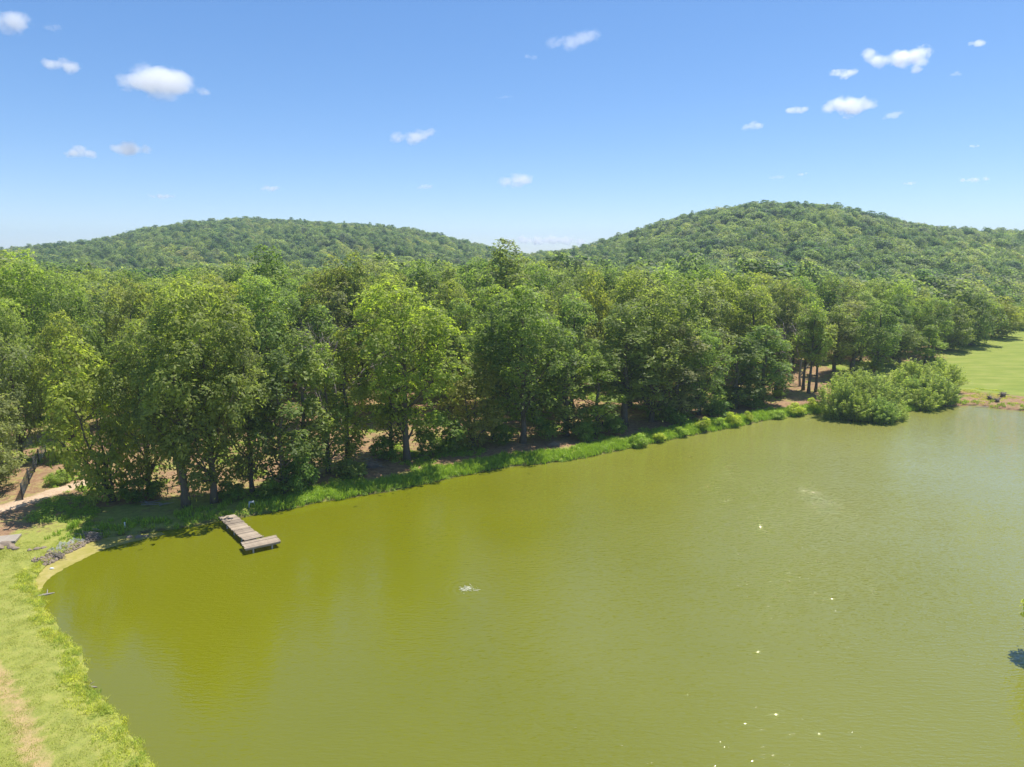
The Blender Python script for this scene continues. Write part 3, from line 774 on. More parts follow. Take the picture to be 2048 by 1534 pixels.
for a in [(880, 915, 100, 80, (0.85, 1.0, 0.7), 'wide dark shrub under the bright spreading tree'),
          (700, 955, 70, 34, (1.1, 1.1, 1.1), 'low shrub next to the brush pile'),
          (600, 985, 70, 70, (0.75, 0.95, 0.7), 'tall dark shrub beside the dense dark tree at the bank bend'),
          (545, 1000, 60, 36, (0.8, 1.0, 0.7), 'dark shrub right of the white stool'),
          (460, 1002, 60, 40, (0.7, 0.9, 0.7), 'dark shrub between the biggest broad tree and the white stool'),
          (275, 1005, 70, 40, (0.8, 0.95, 0.75), 'dark shrub right of the leaning yellow green tree trunk'),
          (325, 1003, 60, 44, (0.75, 0.9, 0.75), 'dark shrub left of the pale trunk foot near the dock'),
          (120, 975, 46, 26, (1.1, 1.2, 0.8), 'bright low shrub beside the dirt path right of the black gates'),
          (150, 960, 40, 34, (0.9, 1.05, 0.8), 'shrub between the black gates and the leaning yellow green tree'),
          (1085, 888, 60, 46, (0.75, 0.95, 0.7), 'dark shrub between the tall dark tree and the almost black tree'),
          (1165, 884, 44, 34, (0.9, 1.05, 0.75), 'green shrub at the foot of the almost black tree'),
          (1010, 892, 50, 36, (0.9, 1.05, 0.75), 'green shrub between the brownish tree and the tall dark tree'),
          (760, 925, 60, 44, (0.8, 1.0, 0.7), 'dark shrub left of the bright spreading tree trunk'),
          (1225, 872, 50, 36, (0.85, 1.0, 0.75), 'green shrub under the mid green tall tree by the pale slender tree'),
          (1340, 852, 60, 34, (0.75, 0.95, 0.7), 'dark shrub behind the small green bank shrub'),
          (1440, 834, 60, 34, (0.75, 0.95, 0.7), 'dark shrub under the deep green tree with drooping side boughs'),
          (1505, 822, 46, 30, (0.8, 0.95, 0.7), 'dark shrub under the slim trees left of the clearing')]:
    bush(a[0], a[1], a[2]*1.1, a[3]*1.15, *a[4:], group=GD_)
GW = 'willow bushes of the thicket in the water'
WC = [(1.0, 1.0, 1.0), (1.06, 1.04, 0.95), (0.9, 0.98, 0.95), (1.1, 1.08, 0.95)]
for k, (px, py, w, h, lab) in enumerate([
        (1672, 832, 76, 108, 'leftmost tall willow bush of the thicket, leaning out of the water'),
        (1712, 836, 80, 70, 'willow bush second from left, at the water line'),
        (1758, 840, 70, 62, 'willow bush at the tip of the thicket, farthest out in the water'),
        (1790, 836, 50, 40, 'lowest small willow bush right of the thicket tip'),
        (1738, 812, 90, 78, 'tall willow bush in the middle of the thicket behind the tip'),
        (1785, 806, 86, 76, 'willow bush right of the tall middle one'),
        (1820, 806, 70, 62, 'low willow bush in the notch on the right of the thicket'),
        (1825, 790, 80, 84, 'willow bush at the back of the thicket below the bright cone shaped tree'),
        (1868, 808, 84, 72, 'wide low willow bush near the right end of the thicket'),
        (1880, 785, 78, 78, 'tall rounded willow bush at the right end beside the meadow'),
        (1895, 806, 46, 44, 'small willow bush on the corner between water and meadow'),
        (1700, 800, 76, 74, 'willow bush at the back left of the thicket below the tall trees'),
        (1770, 822, 80, 66, 'willow bush filling the middle of the thicket between tip and tall middle one'),
        (1845, 815, 70, 52, 'lowest broad willow bush at the water line right of the notch')]):
    x, y = gp(px, py, 0.2); dp = depth_of(x, y); m, tm = WIL[k % 4]
    t = thing('willow_bush', lab, 'bush', (x, y, max(-0.3, hz(x, y) - 0.1)), rng.uniform(0, 6.28), GW)
    t.scale = (w/FPX*dp/5.0*1.1, w/FPX*dp/5.0*1.1, h/FPX*dp/6.0*0.92)
    c = link('crown', m, t); c.color = (*WC[(k*3) % 4], 1); link('stems', tm, t)
# small tree on the near right bank, reaching into the frame from the right
x, y = 34.9, 40.6
m, lumps = make_crown('bank_tree_crown', 801, 5.6, 3.2, 0.3, 13, 12, 30, 0.2, LEAF_WILLOW, 1.0)
t = thing('young_tree', 'yellow green young tree reaching into the frame at the right edge by the water', 'tree', (x, y, hz(x, y) - 0.05))
c = link('crown', m, t); c.color = (1.5, 1.35, 0.7, 1); link('trunk', make_trunk('bank_tree_trunk', 801, 5.6, 3.2, 0.3, lumps, BARK, 1, 0.09), t)

# ------------------------------------------------------------------ grass and weeds (stuff)
def tuft(name, seed, n, h, spread, width, mat, lean=0.5):
    r = np.random.default_rng(seed)
    a = r.uniform(0, 6.28, n); d = spread*np.sqrt(r.uniform(0, 1, n)); b = np.stack([np.cos(a)*d, np.sin(a)*d, np.zeros(n)], 1)
    la = r.uniform(0, 6.28, n); hh = h*r.uniform(0.5, 1.1, n); le = lean*hh*r.uniform(0.2, 1.0, n)
    tip = b + np.stack([np.cos(la)*le, np.sin(la)*le, hh], 1); mid = b + np.stack([np.cos(la)*le*0.35, np.sin(la)*le*0.35, hh*0.6], 1)
    sd = np.stack([-np.sin(la), np.cos(la), np.zeros(n)], 1)*width
    v = np.stack([b-sd, b+sd, mid+sd*0.8, mid-sd*0.8, tip], 1).reshape(-1, 3); k = np.arange(n)*5
    T = r.uniform(0, 1, n)
    return mesh_np(name, v, [np.stack([k, k+1, k+2, k+3], 1), np.stack([k+3, k+2, k+4], 1)], [mat], None, False, {'tint': np.concatenate([T, T])})
def weed(name, seed, n, h, spread, leaf, mat):
    r = np.random.default_rng(seed)
    nrm = r.normal(size=(n, 3)); nrm[:, 2] = np.abs(nrm[:, 2]); nrm /= np.linalg.norm(nrm, axis=1, keepdims=True)
    c = nrm*np.array([spread, spread, h])*r.uniform(0.35, 1.0, n)[:, None]
    v, q = quads_from(c, nrm + np.array([0, 0, .7]) + r.normal(0, .4, (n, 3)), leaf*r.uniform(0.6, 1.3, n), 0.45, r)
    return mesh_np(name, v, [q], [mat], None, False, {'tint': r.uniform(0, 1, n)})
def coll(name, meshes):
    c = bpy.data.collections.new(name)
    for m in meshes: c.objects.link(bpy.data.objects.new(m.name, m))
    return c
shore_c = coll('bank_grass_tufts', [tuft('bank_tuft', 40+i, 34, 0.55, 0.42, 0.03, GRASS_BLADE) for i in range(3)] + [weed('bank_weed', 45+i, 60, 0.4, 0.4, 0.085, GRASS_BLADE) for i in range(2)])
lawn_c = coll('lawn_tufts', [tuft('lawn_tuft', 50+i, 60, 0.075, 0.5, 0.012, LAWN_BLADE, 1.1) for i in range(3)])
weed_c = coll('weed_tufts', [weed('weed_clump', 60, 70, 0.4, 0.45, 0.06, WEED_LEAF)] + [tuft('weed_grass', 64+i, 60, 0.27, 0.55, 0.016, WEED_LEAF, 1.0) for i in range(3)])
under_c = coll('undergrowth_tufts', [weed('under_weed', 70+i, 70, 0.45, 0.6, 0.11, GRASS_BLADE) for i in range(3)])
def pts_where(n, x0, x1, y0, y1, fn, seed):
    r = np.random.default_rng(seed); x = r.uniform(x0, x1, n); y = r.uniform(y0, y1, n); d = sdf(x, y)
    k = fn(x, y, d, r); x, y, d = x[k], y[k], d[k]
    return np.column_stack([x, y, height(x, y, d) - 0.01]), d, r
def sc_(name, P, r, smin, smax, coll_, nvar, label, zmul=1.0):
    n = len(P); s = r.uniform(smin, smax, n)
    scatter(name, P, np.column_stack([r.normal(0, .08, n), r.normal(0, .08, n), r.uniform(0, 6.28, n)]), np.column_stack([s, s, s*zmul*r.uniform(.8, 1.2, n)]), r.integers(0, nvar, n), coll_, label)
nz = lambda x, y, s: 0.5 + 0.27*wav(x*1.0, y*1.0, s)
P, d, r = pts_where(160000, -46, 92, 56, 122, lambda x, y, d, r: (d > 0.02) & (d < 3.4*(0.6+0.7*nz(x, y, 3.0))) & ~in_lawn(x, y) & (r.uniform(size=len(x)) < np.where(d < 1.8, 0.95, 0.55)*np.where(x < -26, 0.22, 1)*np.where(x > 74, .06, 1)), 1)
sc_('bank_grass', P, r, 0.55, 1.15, shore_c, 5, 'bright lush grass strip along the far bank')
P, d, r = pts_where(60000, -80, 72, 62, 150, lambda x, y, d, r: (d > 3.0) & (nz(x, y, 5.0) > 0.62) & (r.uniform(size=len(x)) < 0.9*np.exp(-d/30)) & (dpoly(x, y, PATH) > 1.4), 2)
sc_('undergrowth', P, r, 0.5, 1.2, under_c, 3, 'patches of low green plants on the orange floor of the wood')
P, d, r = pts_where(60000, -55, -12, 22, 58, lambda x, y, d, r: (d > 0.3) & in_lawn(x, y) & (r.uniform(size=len(x)) < np.where(d < 4, 0.10, 0.2)), 3)
sc_('lawn_grass', P, r, 0.6, 1.2, lawn_c, 3, 'short pale green mown grass on the near left bank')
P, d, r = pts_where(90000, -50, -12, 22, 60, lambda x, y, d, r: (d > 0.0) & (d < 1.9*(0.15+0.9*nz(x, y, 2.2))) & in_lawn(x, y) & (r.uniform(size=len(x)) < np.where(d < 1.0, 0.28, 0.1)), 4)
sc_('weeds', P, r, 0.25, 0.85, weed_c, 4, 'yellow green weeds along the near left water edge')
P, d, r = pts_where(30000, 70, 100, 100, 140, lambda x, y, d, r: (d > 0.1) & (meadow(x, y) > 0.3) & (d < 14) & (nz(x, y, 2.5) > 0.5) & (r.uniform(size=len(x)) < 0.18), 5)
sc_('bank_weeds', P, r, 0.3, 0.8, weed_c, 4, 'low weeds on the brown bank in front of the meadow')

# ------------------------------------------------------------------ dirt path strip
def strip(name, pts, w, mat, lift, seed=0, seg=0.5):
    r = np.random.default_rng(seed); P = refine(np.array([pts[0]] + list(pts) + [pts[-1]]), 10)[10:-20]
    T = np.gradient(P, axis=0); T /= np.linalg.norm(T, axis=1, keepdims=True) + 1e-9; Nn = np.stack([-T[:, 1], T[:, 0]], 1)
    m = 9; rows = []
    wl = w*(1 + 0.25*np.sin(np.arange(len(P))*0.5) + r.normal(0, .1, len(P))); wr = w*(1 + 0.25*np.cos(np.arange(len(P))*0.37) + r.normal(0, .1, len(P)))
    for k in range(m):
        f = k/(m-1)*2-1; off = np.where(f < 0, f*wl, f*wr); rows.append(P + Nn*off[:, None])
    Q = np.stack(rows, 1); z = height(Q[..., 0], Q[..., 1]) + lift*(1-np.abs(np.linspace(-1, 1, m))**4)[None, :] - 0.01
    i = np.arange(len(P)*m).reshape(len(P), m); q = np.stack([i[:-1, :-1], i[:-1, 1:], i[1:, 1:], i[1:, :-1]], -1).reshape(-1, 4)
    return link(name, mesh_np(name, np.dstack([Q, z[..., None]]).reshape(-1, 3), [q], [mat], smooth=True))
def dirt_mat():
    t = NT('dirt'); p = t.pos(); n = t.noise(p, 5, 6, 0.7); n2 = t.noise(p, 0.9, 4)
    c = t.ramp(n, [(0.3, (0.34, 0.23, 0.15)), (0.5, (0.47, 0.35, 0.24)), (0.72, (0.56, 0.44, 0.32))])
    c = t.mix(t.remap(n2, 0.45, 0.7, 0, 0.5), c, (0.30, 0.20, 0.12))
    return t.surf(t.principled(c, 0.95, 0.1, t.bump(n, 0.6, 0.05)))
DIRT = dirt_mat()
tag(strip('dirt_path', PATH, 1.0, DIRT, 0.07, 5), 'pale dirt path running into the wood past the gates', kind='structure')

# ------------------------------------------------------------------ dock
def wood_mat():
    t = NT('weathered_wood'); oi = t.n('ShaderNodeObjectInfo'); p = t.obj()
    mp = t.n('ShaderNodeMapping', {'Vector': p, 'Scale': (1.2, 14, 14)})
    n = t.noise(mp.outputs[0], 2.2, 5, 0.65)
    c = t.ramp(n, [(0.28, (0.20, 0.165, 0.13)), (0.5, (0.36, 0.30, 0.235)), (0.72, (0.52, 0.45, 0.36))])
    c = t.mix(1.0, c, t.ramp(oi.outputs['Random'], [(0, (0.55, 0.53, 0.52)), (0.5, (0.82, 0.79, 0.75)), (1, (1.1, 1.05, 0.98))]), 'MULTIPLY')
    return t.surf(t.principled(c, 0.85, 0.2, t.bump(n, 0.5, 0.01)))
WOOD = wood_mat()
WOOD_DARK = bark('dock_timber', (0.07, 0.055, 0.045), (0.22, 0.18, 0.145))
WOOD_POST = bark('dock_post_wood', (0.22, 0.20, 0.17), (0.5, 0.46, 0.4))
DZ = 0.55
dock = thing('wooden_dock', 'weathered grey wooden dock with a T shaped end platform standing in the pond', 'dock', (-23.5, 57.3, 0))
dp0 = Vector((-23.5, 57.3, 0))
def bar(parent, name, a, b, w, h, mat, jit=0.0):
    """plank from a to b; object origin at its middle, x along it"""
    a, b = Vector(a), Vector(b); c = (a+b)/2; d = (b-a); L = d.length
    mb = MB(); mb.box((0, 0, 0), (L/2, 0, 0), (0, w/2, 0), (0, 0, h/2))
    o = mb.build(name, mat, parent); o.location = c - dp0 + Vector((0, 0, random.uniform(-jit, jit)))
    o.rotation_euler = (random.uniform(-jit, jit)*0.6, -math.asin(max(-1, min(1, d.z/L))), math.atan2(d.y, d.x) + random.uniform(-jit, jit)*0.5)
    return o
def v2(p, z): return Vector((p[0], p[1], z))
sL, sR, eL, eR = Vector((-28.75, 63.15, 0)), Vector((-27.45, 63.85, 0)), Vector((-23.98, 57.55, 0)), Vector((-22.72, 58.42, 0))
NP = 42
for k in range(NP):
    f = (k+0.5)/NP; a = sL.lerp(eL, f); b = sR.lerp(eR, f); u = (b-a).normalized()
    j1, j2 = random.uniform(-.05, .05), random.uniform(-.05, .05)
    zz = DZ + 0.02*math.sin(f*7) - (0.03 if 0.33 < f < 0.62 else 0)
    bar(dock, 'plank', v2(a - u*(0.04+j1), zz), v2(b + u*(0.04+j2), zz), (eL-sL).length/NP - 0.017, 0.04, WOOD, 0.006)
u = (eR-eL).normalized()
bar(dock, 'plank', v2(eL - u*0.05, DZ+0.055), v2(eR + u*0.12, DZ+0.055), 0.16, 0.045, WOOD, 0.003)       # pale cross board at the joint
for off in (0.06, 0.5, 0.94):
    a, b = sL.lerp(sR, off), eL.lerp(eR, off); bar(dock, 'beam', v2(a, DZ-0.105), v2(b, DZ-0.105), 0.055, 0.16, WOOD_DARK)
fl, fr = Vector((-23.30, 55.86, 0)), Vector((-20.78, 57.46, 0)); bl, br_ = Vector((-24.18, 57.19, 0)), Vector((-21.66, 58.79, 0))
NQ = 11
for k in range(NQ):
    f = (k+0.5)/NQ; a = fl.lerp(bl, f); b = fr.lerp(br_, f); u = (b-a).normalized(); j1, j2 = random.uniform(-.04, .04), random.uniform(-.04, .04)
    bar(dock, 'plank', v2(a - u*(0.03+j1), DZ+0.015), v2(b + u*(0.03+j2), DZ+0.015), (bl-fl).length/NQ - 0.016, 0.04, WOOD, 0.005)
for f in (0.03, 0.35, 0.66, 0.97):
    a, b = fl.lerp(fr, f), bl.lerp(br_, f); bar(dock, 'beam', v2(a, DZ-0.09), v2(b, DZ-0.09), 0.05, 0.15, WOOD_DARK)
uf = (fr-fl).normalized(); nf = (fl-bl).normalized()
bar(dock, 'fascia_board', v2(fl + nf*0.03, DZ-0.08), v2(fr + nf*0.03, DZ-0.08), 0.04, 0.16, WOOD)
bar(dock, 'fascia_board', v2(bl - nf*0.03, DZ-0.08), v2(br_ - nf*0.03, DZ-0.08), 0.04, 0.16, WOOD)
def post(p, r=0.075, top=DZ-0.03):
    mb = MB(); mb.tube([(0, 0, -1.2), (0, 0, 0), (0, 0, top-0.03), (0, 0, top)], [r, r, r, r*0.85], 10); mb.build('post', WOOD_POST, dock, True, Vector(p) - dp0)
for f, g in ((0.22, 0.04), (0.76, 0.04), (0.22, 0.9), (0.76, 0.9)): post(fl.lerp(fr, f).lerp(bl.lerp(br_, f), g) + nf*0.0)
for f in (0.28, 0.55, 0.82):
    for off in (0.1, 0.9): post(sL.lerp(eL, f).lerp(sR.lerp(eR, f), off))

# ------------------------------------------------------------------ small things on the left bank
BLACK = simple_mat('black_metal', (0.018, 0.02, 0.02), 0.5, 0.4, 0.5, 8)
GREYM = simple_mat('grey_metal', (0.34, 0.35, 0.36), 0.5, 0.5, 0.3, 8)
WHITE = simple_mat('white_plastic', (0.72, 0.73, 0.73), 0.5, 0.4, 0.12, 5, 0.1)
def farm_gate(p0, p1, h, n, mat, lab, brace=True, rad=0.035):
    p0, p1 = Vector(p0), Vector(p1); z = (hz(*p0[:2]) + hz(*p1[:2]))/2
    t = thing('farm_gate', lab, 'gate', (p0.x, p0.y, z), math.atan2(p1.y-p0.y, p1.x-p0.x), 'gates and fence panels beside the dirt path')
    L = (p1-p0).length
    for xx in (0, L):
        mb = MB(); mb.tube([(xx, 0, -0.3), (xx, 0, h+0.12)], 0.075, 8); mb.build('post', mat, t, True)
    for k in range(n):
        zz = 0.25 + (h-0.3)*k/(n-1); mb = MB(); mb.tube([(0.12, 0, zz), (L-0.12, 0, zz)], rad, 6); mb.build('rail', mat, t, True)
    for xx in (0.12, L/2, L-0.12):
        mb = MB(); mb.tube([(xx, 0.045, 0.22), (xx, 0.045, h-0.02)], rad*0.9, 6); mb.build('upright', mat, t, True)
    if brace:
        mb = MB(); mb.tube([(0.15, -0.05, 0.25), (L-0.15, -0.05, h-0.08)], rad*0.9, 6); mb.build('brace', mat, t, True)
g = [gp(46, 1003, .6), gp(59, 972, .6), gp(70, 950, .6), gp(80, 932, .7), gp(93, 915, .7)]
v3 = lambda q: (q[0], q[1], 0)
farm_gate(v3(g[0]), v3(g[1]), 1.7, 8, BLACK, 'near black barred gate standing at the edge of the dirt path')
farm_gate(v3(g[2]), v3(g[3]), 1.7, 6, BLACK, 'farther black barred gate, behind the dark gap in the fence line')
farm_gate(v3(g[3]), v3(g[4]), 1.5, 6, GREYM, 'grey barred fence panel at the far end of the gate line', False)
farm_gate(v3(g[1]), v3(g[2]), 1.35, 5, BLACK, 'low black barred panel joining the two black gates', True)

x, y = gp(250, 1053, 0.5); t = thing('marker_post', 'short white marker post in the shaded grass left of the dock', 'post', (x, y, hz(x, y)))
mb = MB(); mb.tube([(0, 0, -.1), (0, 0, .5)], 0.06, 8); mb.build('shaft', WHITE, t); mb = MB(); mb.tube([(0, 0, .5), (0, 0, .54)], [0.075, 0.05], 8); mb.build('cap', WHITE, t)
x, y = gp(521, 1031, 0.2); t = thing('marker_stake', 'thin pale wooden stake at the water edge right of the dock', 'stake', (x, y, hz(x, y)))
mb = MB(); mb.tube([(0, 0, -.2), (.03, 0, .45)], [0.04, 0.03], 6); mb.build('shaft', WOOD_POST, t)
x, y = gp(503, 1006, 0.8); t = thing('garden_stool', 'white plastic stool with splayed legs on the bank behind the dock', 'stool', (x, y, hz(x, y)), 0.5)
mb = MB(); mb.box((0, 0, .47), (.24, 0, 0), (0, .2, 0), (0, 0, .025)); mb.build('seat', WHITE, t)
for sx in (-1, 1):
    for sy in (-1, 1):
        mb = MB(); mb.tube([(sx*.2, sy*.16, .45), (sx*.3, sy*.24, 0)], [.05, .04], 6); mb.build('leg', WHITE, t)
    mb = MB(); mb.box((sx*.235, 0, .32), (.012, 0, 0), (0, .18, 0), (0, 0, .06)); mb.build('side_panel', WHITE, t)

# concrete slab over the washed-out ditch
CONC = simple_mat('old_concrete', (0.30, 0.265, 0.22), 0.9, 0.2, 0.3, 3, 0.5)
STONE = simple_mat('bank_stone', (0.24, 0.19, 0.145), 0.9, 0.2, 0.4, 4, 0.6)
def rock_mesh(name, seed, mat, n=2):
    r = np.random.default_rng(seed)
    import bmesh
    bm = bmesh.new(); bmesh.ops.create_icosphere(bm, subdivisions=n, radius=1.0)
    off = r.normal(size=(6, 3)); off /= np.linalg.norm(off, axis=1, keepdims=True); cut = r.uniform(0.55, 0.9, 6)
    for v in bm.verts:
        c = np.array(v.co)
        for o_, k in zip(off, cut):
            e = c @ o_
            if e > k: c = c - o_*(e-k)*0.9
        v.co = Vector(c*(1 + r.normal(0, .04)))
    me = bpy.data.meshes.new(name); bm.to_mesh(me); bm.free(); me.materials.append(mat); return me
ROCKS = [rock_mesh('rock', 20+i, STONE) for i in range(5)]
x, y = gp(8, 1078, 0.8)
t = thing('concrete_slab', 'broken concrete slab over a dark washed out ditch at the left frame edge', 'slab', (x-1.0, y-0.1, hz(x, y) + 0.1), 0.33)
mb = MB(); mb.box((-1.6, 0, 0.02), (3.6, 0, 0), (0, .85, 0), (0, 0, .09)); mb.build('deck', CONC, t)
mb = MB(); mb.box((1.75, 0, -0.42), (.10, 0, 0), (0, .8, 0), (0, 0, .35)); mb.build('side_wall', WOOD_DARK, t)
mb = MB(); mb.box((-1.6, -.80, -.30), (3.3, 0, 0), (0, .06, 0), (0, 0, .23)); mb.build('front_wall', CONC, t)
gr = 'stones of the washed out bank'
RK = [(22, 1098, .5), (10, 1094, .6), (32, 1101, .4), (0, 1101, .55), (75, 1101, .34), (60, 1104, .28), (88, 1099, .25),
      (258, 1069, .35), (278, 1068, .38), (292, 1066, .25), (160, 1088, .22), (147, 1092, .24), (133, 1099, .22)]
RL = ['brown stone under the corner of the concrete slab', 'largest brown stone below the front wall of the concrete slab', 'small stone at the foot of the dark ditch wall', 'brown stone at the very left below the slab',
      'flat pale stone on the grass between slab and rubble', 'small pale stone left of the flat pale stone', 'pale stone nearest the rubble bank', 'left one of three grey stones at the water edge left of the dock',
      'middle one of three grey stones at the water edge left of the dock', 'right one of three grey stones at the water edge left of the dock', 'pale stone at the upper end of the rubble bank',
      'pale stone in the middle of the rubble bank', 'pale stone at the lower middle of the rubble bank']
for (px, py, s), lab in zip(RK, RL):
    x, y = gp(px, py, .3); o = link('stone', ROCKS[random.randrange(5)], None, (x, y, max(0.0, hz(x, y)) + s*0.1)); o.scale = (s, s*.8, s*.5); o.rotation_euler = (0, 0, random.uniform(0, 6)); tag(o, lab, 'stone', gr)
# rubble and erosion netting of the bank corner
lineR = [gp(84, 1128, .2), gp(100, 1117, .3), gp(125, 1104, .3), (gp(160, 1088, .3)), gp(185, 1077, .3)]
rr = np.random.default_rng(11); Pn = []
for k in range(420):
    i = rr.integers(0, len(lineR)-1); f = rr.uniform(); a, b = lineR[i], lineR[i+1]
    Pn.append((a[0]+(b[0]-a[0])*f + rr.normal(0, .35), a[1]+(b[1]-a[1])*f + abs(rr.normal(0, .5))))
Pn = np.array(Pn); dz = sdf(Pn[:, 0], Pn[:, 1]); Pn, dz = Pn[dz > -0.3], dz[dz > -0.3]; n = len(Pn); s = rr.uniform(.06, .24, n)
rc = coll('rubble_stones', [rock_mesh('rubble_stone', 30+i, STONE, 1) for i in range(4)])
scatter('rubble', np.column_stack([Pn, np.maximum(height(Pn[:, 0], Pn[:, 1], dz), 0) + .03]), rr.uniform(0, 6.28, (n, 3)), np.column_stack([s, s, s*.7]), rr.integers(0, 4, n), rc, 'loose brown rubble on the eroded bank corner')
# grey netting draped on the bank, built as strands
NET = simple_mat('grey_netting', (0.36, 0.37, 0.35), 0.8, 0.2, 0.3, 10)
mb = MB(); A = [gp(96, 1100, .6), gp(120, 1085, .6), gp(150, 1074, .6), gp(186, 1062, .6)]; B = [gp(110, 1109, .3), gp(132, 1098, .3), gp(160, 1084, .3), gp(192, 1073, .3)]
def lerpline(Lp, f):
    k = f*(len(Lp)-1); i = min(int(k), len(Lp)-2); q = k-i; return (Lp[i][0]+(Lp[i+1][0]-Lp[i][0])*q, Lp[i][1]+(Lp[i+1][1]-Lp[i][1])*q)
def netp(f, gg):
    a = lerpline(A, f); b = lerpline(B, f); x, y = a[0]+(b[0]-a[0])*gg, a[1]+(b[1]-a[1])*gg
    return (x, y, hz(x, y) + 0.12 + 0.1*math.sin(f*23)*math.cos(gg*5) + 0.05*math.sin(f*61+gg*9))
for k in range(60): mb.tube([netp(k/59, q/6) for q in range(7)], .012, 3)
for k in range(16): mb.tube([netp(q/40, k/15) for q in range(41)], .012, 3)
tag(mb.build('erosion_netting', NET), 'crumpled grey netting draped over the rubble bank corner', 'netting')

def brush(px, py, w, h, n, lab, mat=DEADWOOD, seed=0, name='brush_pile', cat='brush pile', rad=0.022):
    r = random.Random(seed); x, y = gp(px, py, .4); z = hz(x, y); mb = MB()
    for k in range(n):
        a = r.gauss(0, .7); L = w*r.uniform(.35, .8); c = Vector((r.gauss(0, w*.22), r.gauss(0, w*.16), abs(r.gauss(0, h*.45))*max(.2, 1)))
        d = Vector((math.cos(a), math.sin(a)*.6, r.gauss(0, .28)))
        p = [c - d*L/2, c + Vector((0, 0, r.uniform(0, .1))), c + d*L/2]
        for q in p: q.z = max(q.z, 0.02)
        mb.tube(p, [rad*r.uniform(.6, 1.6), rad, rad*.4], 4)
    o = mb.build(name, mat); o.location = (x, y, z); return tag(o, lab, cat)
brush(742, 938, 2.2, .7, 110, 'heap of grey cut branches by the bank grass, left of the bright spreading tree', seed=1)
brush(182, 1072, 1.6, .7, 130, 'tangle of grey dead twigs where the netting meets the bank grass', seed=2)
brush(1110, 893, 1.4, .5, 50, 'small heap of grey twigs on the bank below the almost black tree', seed=3)
brush(112, 1108, 1.2, .5, 80, 'bundle of dead brown stalks at the lower end of the rubble bank', seed=4)
brush(300, 1012, 3.4, .15, 10, 'fallen pale branch lying in the shade left of the dock', BARK_PALE, 5, 'fallen_branch', 'branch', .04)
# driftwood in the water on the left
x, y = gp(96, 1190); mb = MB(); mb.tube([(-1.3, -.9, -.02), (-.75, -.5, .02), (-.3, -.1, .04), (.05, .12, .04), (.3, .35, .02)], [.10, .12, .11, .07, .03], 7); mb.tube([(-.1, .05, .06), (-.35, .5, .12), (-.55, .75, .1)], [.05, .035, .015], 5)
o = mb.build('driftwood', BARK_PALE, smooth=True); o.location = (x, y, 0); tag(o, 'pale bent driftwood branch lying in the water off the left bank', 'driftwood')
x, y = gp(182, 1376); mb = MB(); mb.tube([(-.5, .05, .05), (0, 0, .08), (.35, .04, .03)], [.05, .07, .03], 6); mb.tube([(0, 0, .08), (.2, -.15, .15)], [.04, .01], 5); mb.tube([(-.1, 0, .06), (-.05, .2, .2), (.1, .25, .25)], [.03, .02, .008], 5)
o = mb.build('driftwood', DEADWOOD, smooth=True); o.location = (x, y, 0); tag(o, 'dark knobby driftwood at the notch of the weedy left bank', 'driftwood')
x, y = gp(104, 1138); o = link('float', rock_mesh('float', 61, WHITE), None, (x, y, .05)); o.scale = (.2, .12, .1); tag(o, 'small white foam lump floating on the tan algae film', 'float')

# algae film in the corner of the pond
def film_mat():
    t = NT('algae_film'); p = t.pos(); n = t.noise(p, 1.1, 6, .65, .8); n2 = t.noise(p, 7, 4, .6)
    c = t.ramp(n, [(.28, (.20, .19, .03)), (.42, (.29, .255, .06)), (.6, (.36, .30, .10)), (.8, (.37, .34, .15))])
    c = t.mix(t.remap(n2, .5, .75, 0, .4), c, (.22, .24, .06))
    return t.surf(t.principled(c, .55, .35, t.bump(n2, .3, .02)))
FO = [(56, 1190), (70, 1160), (90, 1135), (124, 1112), (160, 1094), (186, 1081), (240, 1072), (330, 1064)]
FI = [(78, 1186), (92, 1164), (110, 1149), (140, 1131), (172, 1115), (202, 1101), (242, 1089), (338, 1067)]
a = refine(np.array([gp(*FO[0])] + [gp(*q) for q in FO] + [gp(*FO[-1])]), 8)[8:-16]; b = refine(np.array([gp(*FI[0])] + [gp(*q) for q in FI] + [gp(*FI[-1])]), 8)[8:-16]
rj = np.random.default_rng(5); m = 8
b = b + rj.normal(0, .05, b.shape)
Q = np.stack([a + (b-a)*(k/(m-1)) for k in range(m)], 1); i = np.arange(len(a)*m).reshape(len(a), m); q = np.stack([i[:-1, :-1], i[:-1, 1:], i[1:, 1:], i[1:, :-1]], -1).reshape(-1, 4)
me = mesh_np('algae_film', np.dstack([Q, np.full(Q.shape[:2] + (1,), .004)]).reshape(-1, 3), [q], [film_mat()]); tag(link('algae_film', me), 'tan algae film floating in the left corner of the pond', kind='stuff')

# bubbler in the middle of the pond
FOAM = simple_mat('foam', (0.52, 0.52, 0.36), 0.45, 0.4, 0.15, 9, 0.4)
x, y = gp(937, 1178); t = thing('bubbler', 'boil of white foam where an aerator bubbles up in the middle of the pond', 'bubbler', (x, y, 0))
r = random.Random(3); mb = MB()
for k in range(34):
    c = Vector((r.gauss(0, .34), r.gauss(0, .22), 0)); a = r.gauss(0.1, .5); L = r.uniform(.08, .3); d = Vector((math.cos(a), math.sin(a), 0)); n_ = Vector((-d.y, d.x, 0))
    pts = [c + d*L*f + n_*r.gauss(0, .03) + Vector((0, 0, .035*(1-f*f) - .008)) for f in (-1, -.5, 0, .5, 1)]
    mb.tube(pts, [.006, .018, .026, .018, .006], 5)
mb.build('foam_streaks', FOAM, t, True)
mb = MB()
for k in range(18):
    a = r.uniform(0, 6.28); L = r.uniform(.25, 0.9); mb.tube([(math.cos(a)*L, math.sin(a)*L, -.01), (math.cos(a)*L + r.gauss(0, .04), math.sin(a)*L, .03)], [r.uniform(.012, .03), .006], 5)
tag(mb.build('foam_flecks', FOAM, t, True), kind='stuff')

